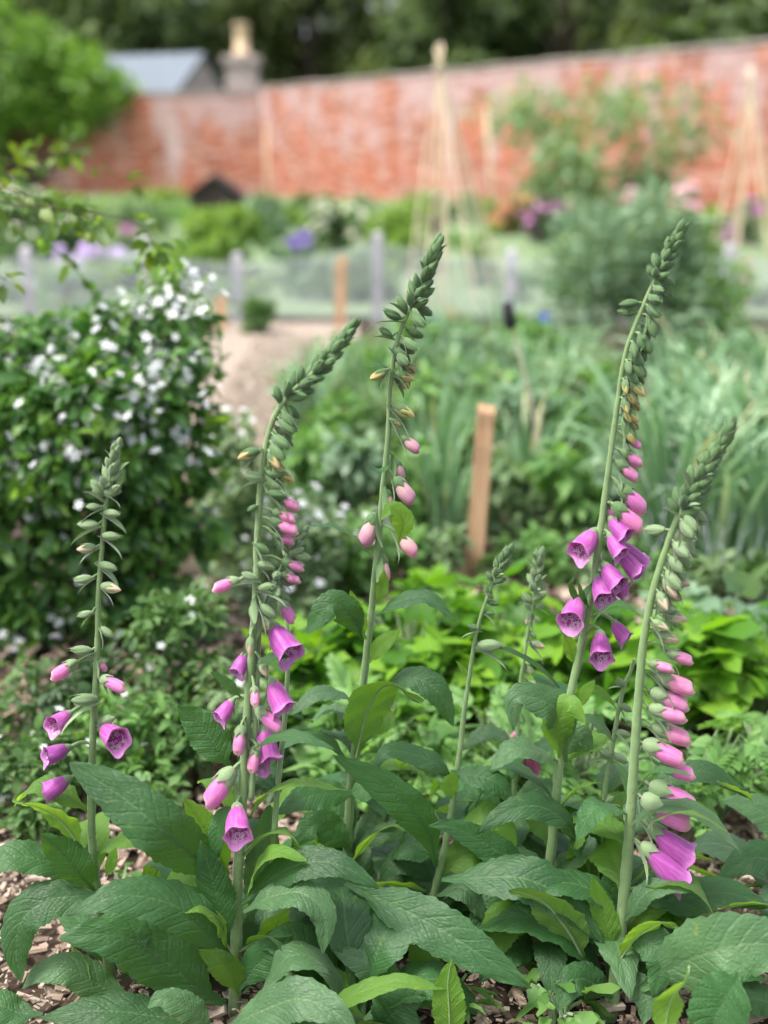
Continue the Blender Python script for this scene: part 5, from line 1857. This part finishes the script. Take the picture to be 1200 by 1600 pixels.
# leafy vegetable plants in the bed: nothing tells one from the next
veg = [(470, 700), (540, 690), (610, 695), (690, 690), (770, 690), (850, 690), (930, 690), (455, 760), (530, 770), (600, 765), (670, 770), (800, 765), (880, 760), (960, 760),
       (480, 840), (560, 850), (640, 845), (790, 850), (870, 855), (950, 850), (520, 640), (600, 630), (690, 635), (780, 630), (860, 635), (940, 640), (640, 590), (740, 590), (830, 590)]
rv = np.random.default_rng(8)
for i, (px, py) in enumerate(veg):
    hpx = (165 if py > 740 else 130 if py > 660 else 95) * rv.uniform(.85, 1.15)
    shrub('vegetable_plant', 'leafy green vegetable plant in the crowded bed round the leaning orange stake', 'plant', px + rv.uniform(-12, 12), py, 115 * (py / 760), hpx, 30 * py / 760, 330,
          [M_FERN, M_GRY, M_FERN, M_TEAL][i % 4], group='vegetable plants in the bed', seed=400 + i, nb=7, aspect=[.5, .42, .55][i % 3], stems=5, droop=.1)

for i, (px, py) in enumerate([(660, 585), (720, 575), (790, 580), (860, 590), (905, 600), (640, 640), (560, 600), (700, 650), (820, 660), (910, 690), (500, 650), (590, 700), (760, 720), (880, 760), (480, 720), (540, 745), (620, 760), (680, 800), (720, 730), (790, 700), (840, 740), (930, 800), (540, 640), (880, 680), (660, 850), (700, 860), (820, 830), (900, 850)]):
    strap_clump('onion_clump', 'clump of grey-green strap leaves rising between the leafy plants round the orange stake', 'onion', G(px, py), .28 + .07 * (i % 3), 30, .019, .42, [M_STRAP, M_LEEK, M_LEEK][i % 3], 500 + i, 'onion clumps in the bed')
for i, px in enumerate(range(640, 930, 42)):
    shrub('vegetable_plant', 'leafy green vegetable plant in the crowded bed round the leaning orange stake', 'plant', px, 562 + (i % 2) * 8, 80, 62, 22, 240, [M_GRY, M_TEAL, M_FERN][i % 3], group='vegetable plants in the bed', seed=470 + i, nb=7, stems=4)

for i, (px, py) in enumerate([(450, 900), (510, 905), (580, 900), (640, 905), (690, 900), (790, 900), (850, 905), (920, 905), (980, 915), (1040, 930), (1120, 940), (1190, 945)]):
    shrub('vegetable_plant', 'leafy green vegetable plant in the crowded bed round the leaning orange stake', 'plant', px, py, 95, 75, 26, 260, [M_FERN, M_GRY, M_MID][i % 3], group='vegetable plants in the bed', seed=520 + i, nb=7, stems=4)

# wire netting laid in a hoop over the strap leaves
net = MB()
r_ = np.random.default_rng(5)
n0, n1 = 11, 8
c0, c1 = G(985, 925), G(1300, 945)
for i in range(n0):
    for j in range(n1):
        def q(ii, jj):
            u, v = ii / n0, jj / n1
            base = c0 + (c1 - c0) * u
            ang = math.pi * (.05 + .50 * v) + .12 * math.sin(u * 9)
            return base + np.array([.03 * math.sin(v * 6 + u * 5), .28 - .34 * math.cos(ang), .30 * math.sin(ang) * (1 + .15 * math.sin(u * 7))])
        o_ = .5 * (j % 2)
        a_, b_, c_, d_ = q(i + o_, j), q(i + o_ + .33, j + .3), q(i + o_ + .5, j + 1), q(i + o_ + .33, j + .3)
        e_ = q(i + o_ - .17 + .0, j + .3)
        for s0, s1 in ((a_, b_), (b_, q(i + o_ + .5, j + 1)), (a_, q(i + o_ - .17, j + .3))):
            add_tube(net, np.array([s0, s1]), .0009, 4, cap=False)
single('wire_netting', net, [M_WIRE], 'hoop of thin wire netting bent over the strap-leaved plants', 'netting')

# ------------------------------------------------------------------ lime herbs behind the foxgloves
LOB = lobed(5, 3, .5)
LOB2 = lobed(3, 5, .4)
PIN = pinnate(2)


def herb(label, px, base, w, hgt, leaf_px, n, m, tpl, seed, cat='herb', name='leafy_herb', group=None, aspect=1.0, az=None):
    """stalked leaves rising from one crown, each held out on its own stalk"""
    r = np.random.default_rng(seed)
    b = G(px, base)
    mpp = MPP(b[1], base)
    o = thing(name, label, cat, b, group)
    st, lf = MB(), MB()
    C, X, N, L = [], [], [], []
    for k in range(n):
        a = r.uniform(0, 2 * math.pi)
        f = math.sqrt(r.random())
        out = np.array([math.cos(a), math.sin(a), 0])
        rr = .5 * w * mpp * f
        z = hgt * mpp * (1 - .55 * f ** 2) * r.uniform(.55, 1.02)
        tip = b + out * rr + np.array([0, 0, z])
        add_tube(st, catmull([b + out * .01, b + out * rr * .45 + np.array([0, 0, z * .65]), tip], 5), np.linspace(.0035, .0018, 5), 5, cap=False)
        C.append(tip)
        X.append(out * (.4 + f) + np.array([0, 0, r.uniform(-.45, .35)]) + r.normal(0, .25, 3))
        N.append(out * .3 + np.array([0, 0, 1]) + r.normal(0, .35, 3))
        L.append(leaf_px * mpp * r.uniform(.65, 1.25))
    add_cards(lf, C, X, N, L, np.array(L) * aspect, tpl)
    part('stalk', st, [M_STEM], o)
    part('foliage', lf, [m], o)
    return o


herb('lime green leafy herb just past the tall blush-budded stem, on its outer side', 640, 1120, 230, 225, 62, 95, M_LET, LOB, 1)
herb('lime green leafy herb between the thin bare stem and the wilted bell', 770, 1110, 220, 210, 60, 95, M_LET, LOB, 2)
herb('lime green leafy herb behind the tallest foxglove, lowest leaves shaded', 890, 1120, 220, 190, 60, 80, M_LET, LOB, 3)
herb('lime green leafy herb between the arching foxglove and the blush-budded one', 500, 1130, 190, 160, 58, 70, M_LET, LOB, 4)
herb('small lime herb at the back of the herb patch, nearest the orange stake', 700, 1010, 190, 110, 46, 60, M_LET, LOB, 5)
herb('yellowish young herb at the foot of the white-flowered bush, behind the arching foxglove', 345, 1130, 110, 90, 50, 26, M_LET, LOB2, 6)
herb('bright green herb behind the thick pale-stemmed foxglove', 1070, 1140, 200, 200, 66, 80, M_LET, LOB2, 7)
herb('bright green serrated herb at the edge of the view', 1180, 1150, 200, 210, 70, 90, M_LET, LOB2, 8)
herb('pale broad-leaved herb behind the leaning pink spike', 1130, 1090, 210, 170, 80, 60, M_TEAL, LOB2, 9)
herb('dull green herb at the front of the herb patch, under the blush-budded stem', 600, 1230, 210, 150, 62, 70, M_FERN, LOB, 10)
for i, (px, py, w_, h_) in enumerate([(680, 1235, 190, 150), (770, 1240, 180, 150), (830, 1270, 190, 170), (910, 1260, 170, 170), (545, 1200, 170, 130), (1110, 1290, 180, 190), (1190, 1280, 180, 190)]):
    herb(['feathery carrot plant between the thin bare stem and the herb patch', 'feathery carrot plant just behind the wilted bell', 'feathery carrot plant at the foot of the wilted foxglove',
          'feathery carrot plant at the foot of the tallest foxglove', 'feathery carrot plant close behind the tall blush-budded stem', 'feathery carrot plant over bare soil beside the pink bells',
          'feathery carrot plant over bare soil at the edge of the view'][i], px, py, w_, h_, 84, 40, M_FERN, PIN, 40 + i, 'carrot', 'carrot_plant', 'carrot plants at the front of the bed', .8)

# ------------------------------------------------------------------ the white-flowered bush
rb = np.random.default_rng(21)
YB = 2.75
bb = np.array([P(130, 1100, YB)[0], YB, 0])
bush = thing('flowering_bush', 'big dark green bush dotted with small white flowers, beside the wood chip path', 'bush', bb)
bl = []
for (px, py, rp, dy) in [(40, 560, 75, 0), (110, 535, 60, .05), (180, 520, 55, 0), (250, 510, 50, .05), (290, 560, 45, .0), (60, 640, 80, -.12), (150, 620, 75, -.15), (235, 610, 70, -.08),
                         (300, 640, 45, .05), (20, 720, 75, -.1), (110, 720, 80, -.15), (210, 710, 75, -.12), (290, 730, 50, .0), (40, 820, 80, -.05), (130, 820, 75, -.08), (230, 820, 70, -.05),
                         (310, 830, 45, .02), (60, 930, 75, 0), (160, 930, 75, -.03), (250, 920, 60, -.02), (80, 1030, 70, .02), (190, 1030, 70, .0), (270, 1010, 50, .02), (-60, 600, 80, 0), (-60, 760, 90, 0), (-50, 920, 90, 0),
                         (310, 500, 24, .1), (280, 455, 20, .1), (240, 480, 24, .05)]:
    bl.append((P(px, py, YB + dy), rp * .82 * MPP(YB, py)))
mb = MB()
bl += [(c + rand_dirs(1, rb)[0] * R * .95, R * .35) for c, R in list(bl) for _ in range(2)]
leaf_cloud(mb, bl, 9500, .046, rb, aspect=.55, shell=.5, up=.5, droop=.35, jit=.6)
part('foliage', mb, [M_BUSHL], bush)
mb = MB()
for c, R in bl[::2]:
    add_tube(mb, catmull([bb + (c - bb) * np.array([.25, .25, 0]) - np.array([0, 0, .02]), bb + (c - bb) * np.array([.6, .6, .5]), c + np.array([0, 0, R * .6])], 8), np.linspace(.008, .003, 8), 6)
for k in range(30):
    lv = MB()
    c, R = bl[int(rb.integers(0, len(bl)))]
    d = norm(np.array([rb.normal(0, .6), rb.normal(-.2, .5), rb.uniform(.2, 1.2)]))
    L_ = rb.uniform(.10, .22)
    sp = catmull([c + d * R * .5, c + d * (R * .8 + L_ * .5), c + d * (R * .8 + L_) + np.array([rb.normal(0, .03), 0, -.02])], 10)
    ii = rb.integers(3, 10, 13)
    dd = rand_dirs(13, rb)
    add_cards(lv, sp[ii], norm(dd + d * .5), norm(np.array([0, -.1, 1]) + rb.normal(0, .5, (13, 3))), rb.uniform(.03, .055, 13), rb.uniform(.015, .03, 13), T_OV)
    add_tube(lv, sp, np.linspace(.0025, .001, 10), 5)
    part('shoot', lv, [M_IVY], bush)
part('stem', mb, [M_BARK], bush)
# blossom clusters, each a part
clus = []
for s in range(5):
    r_ = np.random.default_rng(900 + s)
    cb = MB()
    k = [6, 9, 10, 7, 4][s]
    C = r_.normal(0, .021, (k, 3))
    N = norm(np.array([0, -.5, .7]) + r_.normal(0, .5, (k, 3)))
    add_cards(cb, C, norm(np.cross(N, rand_dirs(k, r_))), N, r_.uniform(.015, .025, k), r_.uniform(.015, .025, k), FL5)
    clus.append(cb.mesh('blossom', [M_WHITE]))
spots_ = [(275, 450), (262, 463), (302, 440), (320, 450), (288, 470), (170, 497), (185, 503), (205, 490), (220, 485), (232, 500), (265, 487), (112, 512), (120, 535), (130, 543), (45, 545), (300, 525),
          (150, 635), (142, 640), (165, 640), (155, 665), (180, 675), (190, 682), (205, 678), (220, 686), (240, 660), (187, 625), (205, 628), (250, 560), (265, 565), (280, 562), (245, 550), (270, 590), (290, 585),
          (300, 600), (310, 540), (305, 560), (15, 705), (10, 735), (45, 735), (25, 760), (15, 770), (82, 705), (100, 705), (75, 770), (50, 690), (115, 645), (300, 690), (280, 680), (130, 870), (60, 800), (75, 990),
          (85, 957), (240, 545), (210, 575), (195, 585), (160, 580), (100, 560), (60, 580), (235, 585), (20, 840), (40, 870), (110, 960), (140, 1005), (180, 960), (20, 980), (15, 1010), (250, 1050), (205, 1090), (30, 1200), (15, 1150), (215, 505), (310, 470)]
_r = np.random.default_rng(17)
spots_ += [(float(_r.uniform(30, 335)), float(_r.uniform(470, 760))) for _ in range(24)]
for i, (px, py) in enumerate(spots_[:98]):
    # put the cluster on the near surface of the bush
    best = None
    for c, R in bl:
        d_ = c - np.array([0, 0, HC])
        q = P(px, py, c[1])
        off2 = (q[0] - c[0]) ** 2 + (q[2] - c[2]) ** 2
        if off2 < R * R * 1.2:
            Yc = c[1] - math.sqrt(max(R * R - off2, 0)) * .95
            if best is None or Yc < best:
                best = Yc
    q = P(px, py, best if best is not None else YB - .1)
    link_mesh('blossom', clus[i % 5], bush, Matrix.Translation(q - bb) @ Matrix.Rotation(rb.uniform(0, 6.28), 4, 'Z') @ Matrix.Scale(rb.uniform(.9, 1.25), 4))

# smaller white-flowered plants beside it
def white_weed(label, px, base, w, hgt, leaf_px, n, fn, m, seed, Y=None):
    return shrub('white_flowered_plant', label, 'flower', px, base, w, hgt, leaf_px, n, m, (M_WHITE, fn, 13, FL5), seed=seed, nb=14, aspect=.5, shape='dome', droop=.1)


white_weed('white-flowered green plant leaning over the path beside the big bush', 385, 905, 170, 260, 24, 1300, 110, M_GRY, 71)
white_weed('white-flowered green plant behind the arching foxglove, lower than its neighbour', 450, 960, 170, 190, 24, 1100, 110, M_GRY, 72)
white_weed('white-starred green plant behind the tall blush-budded foxglove', 540, 930, 170, 130, 24, 800, 90, M_FERN, 73)
white_weed('wiry dark green plant with few white flowers below the big bush', 300, 1150, 190, 240, 22, 1300, 16, M_MID, 74)
white_weed('low green plant with white flowers at the bare soil below the big bush', 60, 1270, 200, 150, 24, 700, 26, M_MID, 75)
for i, (px, py, w_, h_) in enumerate([(20, 1180, 150, 150), (110, 1200, 150, 160), (260, 1215, 150, 150), (330, 1225, 130, 120), (170, 1150, 160, 150), (240, 1290, 110, 70), (60, 1320, 120, 70), (420, 1240, 140, 140)]):
    shrub('ground_weed', 'low mixed weed spreading over the wood chips between the big bush and the foxgloves', 'weed', px, py, w_, h_, 26, 300, [M_MID, M_DKG, M_MID][i % 3], group='weeds below the big bush', seed=560 + i, nb=9, stems=4, droop=.1)
white_weed('low thin-leaved plant between the short upright foxglove and the bush', 200, 1240, 200, 170, 24, 800, 14, M_FERN, 76)
white_weed('pale low plant at the foot of the big bush, next to the arching foxglove', 395, 1180, 150, 150, 24, 700, 8, M_GRY, 77)

# ------------------------------------------------------------------ arching shoots at the left edge, nearer than the fence
ab = np.array([P(-230, 900, 2.9)[0], 2.9, 0])
sh = thing('arching_shrub', 'thin arching shoots with small yellow-green leaves reaching in from the edge above the white-flowered bush', 'shrub', ab)
rs = np.random.default_rng(63)
M_SHOOT = mat_foliage('shoot leaf', [(.05, .11, .018, 1), (.09, .17, .022, 1), (.20, .28, .035, 1)], .45, .45)
mb, lf = MB(), MB()
shoots = [([(-200, 500), (-60, 330), (40, 322), (120, 330), (190, 340), (228, 362), (240, 388)], 2.4),
          ([(-200, 500), (-90, 340), (-10, 300), (60, 312), (110, 335)], 2.5),
          ([(-210, 480), (-100, 300), (0, 290), (60, 320), (90, 345)], 2.6),
          ([(-200, 460), (-80, 270), (20, 250), (90, 240), (150, 255), (200, 285)], 3.6),
          ([(-200, 470), (-80, 300), (40, 270), (105, 235), (112, 228)], 3.5),
          ([(-210, 520), (-120, 420), (-40, 415), (10, 438)], 2.2),
          ([(-200, 470), (-60, 350), (40, 345), (110, 350), (150, 365)], 2.7)]
for px, Yv in shoots:
    pts = [ab * np.array([1, 1, 0]) + np.array([rs.uniform(-.05, .05), 0, -.02])] + [P(x, y, Yv + .5 * max(0, 1 - i / 2) * 0) for i, (x, y) in enumerate(px)]
    sp = catmull(pts, 70)
    add_tube(mb, sp, np.linspace(.005, .0010, 70), 6)
    k0 = 30
    n = 95 if Yv < 3 else 45
    if px[0][1] == 520:
        k0, n = 66, 5
    ii = np.concatenate([rs.integers(k0, 70, n), [69, 69, 68, 69]])
    d = rand_dirs(len(ii), rs)
    T = norm(np.gradient(sp, axis=0))[ii]
    X = norm(T * .5 + d * .8 + np.array([0, 0, -.2]))
    Lf = (.032 if Yv < 3 else .05) * rs.uniform(.6, 1.3, len(ii))
    add_cards(lf, sp[ii] + d * .012 * (Yv / 2.4), X, norm(np.array([0, -.2, 1]) + rs.normal(0, .5, (len(ii), 3))), Lf, Lf * .68, T_OV)
part('stem', mb, [M_BARK], sh)
part('foliage', lf, [M_SHOOT], sh)

# ------------------------------------------------------------------ small weeds among the foxglove leaves
M_WEED = mat_foliage('weed leaf', [(.08, .19, .045, 1), (.12, .26, .06, 1), (.18, .33, .09, 1)], .5, .45)
herb('upright lime weed with narrow leaves at the front edge of the bed', 705, 1590, 70, 110, 60, 14, M_WEED, T_OV, 91, 'weed', 'weed', None, .28)
herb('pale light green weed at the foot of the tallest foxglove', 870, 1600, 110, 90, 55, 16, M_WEED, LOB2, 92, 'weed', 'weed', None, .8)
herb('small pale budding weed beneath the pink bells of the thick foxglove', 1062, 1460, 50, 80, 34, 12, M_WEED, T_OV, 93, 'weed', 'weed', None, .3)
herb('tiny seedling on the wood chips behind the short upright foxglove', 190, 1400, 80, 60, 34, 10, M_WEED, T_OV, 94, 'weed', 'weed', None, .5)
herb('tiny round-leaved seedling on the wood chips between the two foxgloves at that side', 262, 1400, 60, 50, 26, 10, M_WEED, T_OV, 95, 'weed', 'weed', None, .6)

# ------------------------------------------------------------------ camera, light, view
cam = bpy.data.cameras.new('camera')
co = bpy.data.objects.new('camera', cam)
COL.objects.link(co)
co.location = (0, 0, HC)
co.rotation_euler = (math.pi / 2 - TH, 0, 0)
cam.sensor_fit = 'VERTICAL'
cam.sensor_height = 36
cam.sensor_width = 36
cam.lens = FPX / 1600 * 36
cam.clip_start = .05
cam.clip_end = 600
cam.dof.use_dof = True
cam.dof.focus_distance = 1.60
cam.dof.aperture_fstop = 2.2
SC.camera = co

W = bpy.data.worlds.new('World')
SC.world = W
W.use_nodes = True
wn = W.node_tree
bg = wn.nodes['Background']
sky = wn.nodes.new('ShaderNodeTexSky')
sky.sky_type = 'NISHITA'
sky.sun_disc = False
SUN_EL, SUN_AZ = math.radians(62), math.radians(243)   # azimuth clockwise from +Y
sky.sun_elevation = SUN_EL
sky.sun_rotation = SUN_AZ
sky.dust_density = 4.0
sky.air_density = 1.0
sky.ozone_density = 1.0
hs = wn.nodes.new('ShaderNodeHueSaturation')
hs.inputs['Saturation'].default_value = .45
wn.links.new(sky.outputs[0], hs.inputs['Color'])
wn.links.new(hs.outputs[0], bg.inputs[0])
bg.inputs[1].default_value = .15

sl = bpy.data.lights.new('sun', 'SUN')
so = bpy.data.objects.new('sun', sl)
COL.objects.link(so)
sl.energy = 1.7
sl.angle = math.radians(15)
sl.color = (1, .95, .88)
dv = Vector((math.sin(SUN_AZ) * math.cos(SUN_EL), math.cos(SUN_AZ) * math.cos(SUN_EL), math.sin(SUN_EL)))
so.rotation_euler = dv.to_track_quat('Z', 'Y').to_euler()
so.location = (0, 0, 6)

SC.view_settings.view_transform = 'Standard'
SC.view_settings.look = 'None'
SC.view_settings.gamma = 1
SC.view_settings.exposure = EXPOSURE
SC.render.engine = 'CYCLES'
SC.cycles.use_denoising = True
try:
    SC.cycles.denoiser = 'OPENIMAGEDENOISE'
    SC.cycles.denoising_input_passes = 'RGB_ALBEDO_NORMAL'
except Exception:
    pass
SC.cycles.max_bounces = 7
SC.cycles.diffuse_bounces = 4
SC.cycles.glossy_bounces = 2
SC.cycles.transmission_bounces = 4
SC.cycles.transparent_max_bounces = 6
SC.cycles.caustics_reflective = False
SC.cycles.caustics_refractive = False
SC.cycles.sample_clamp_indirect = 6
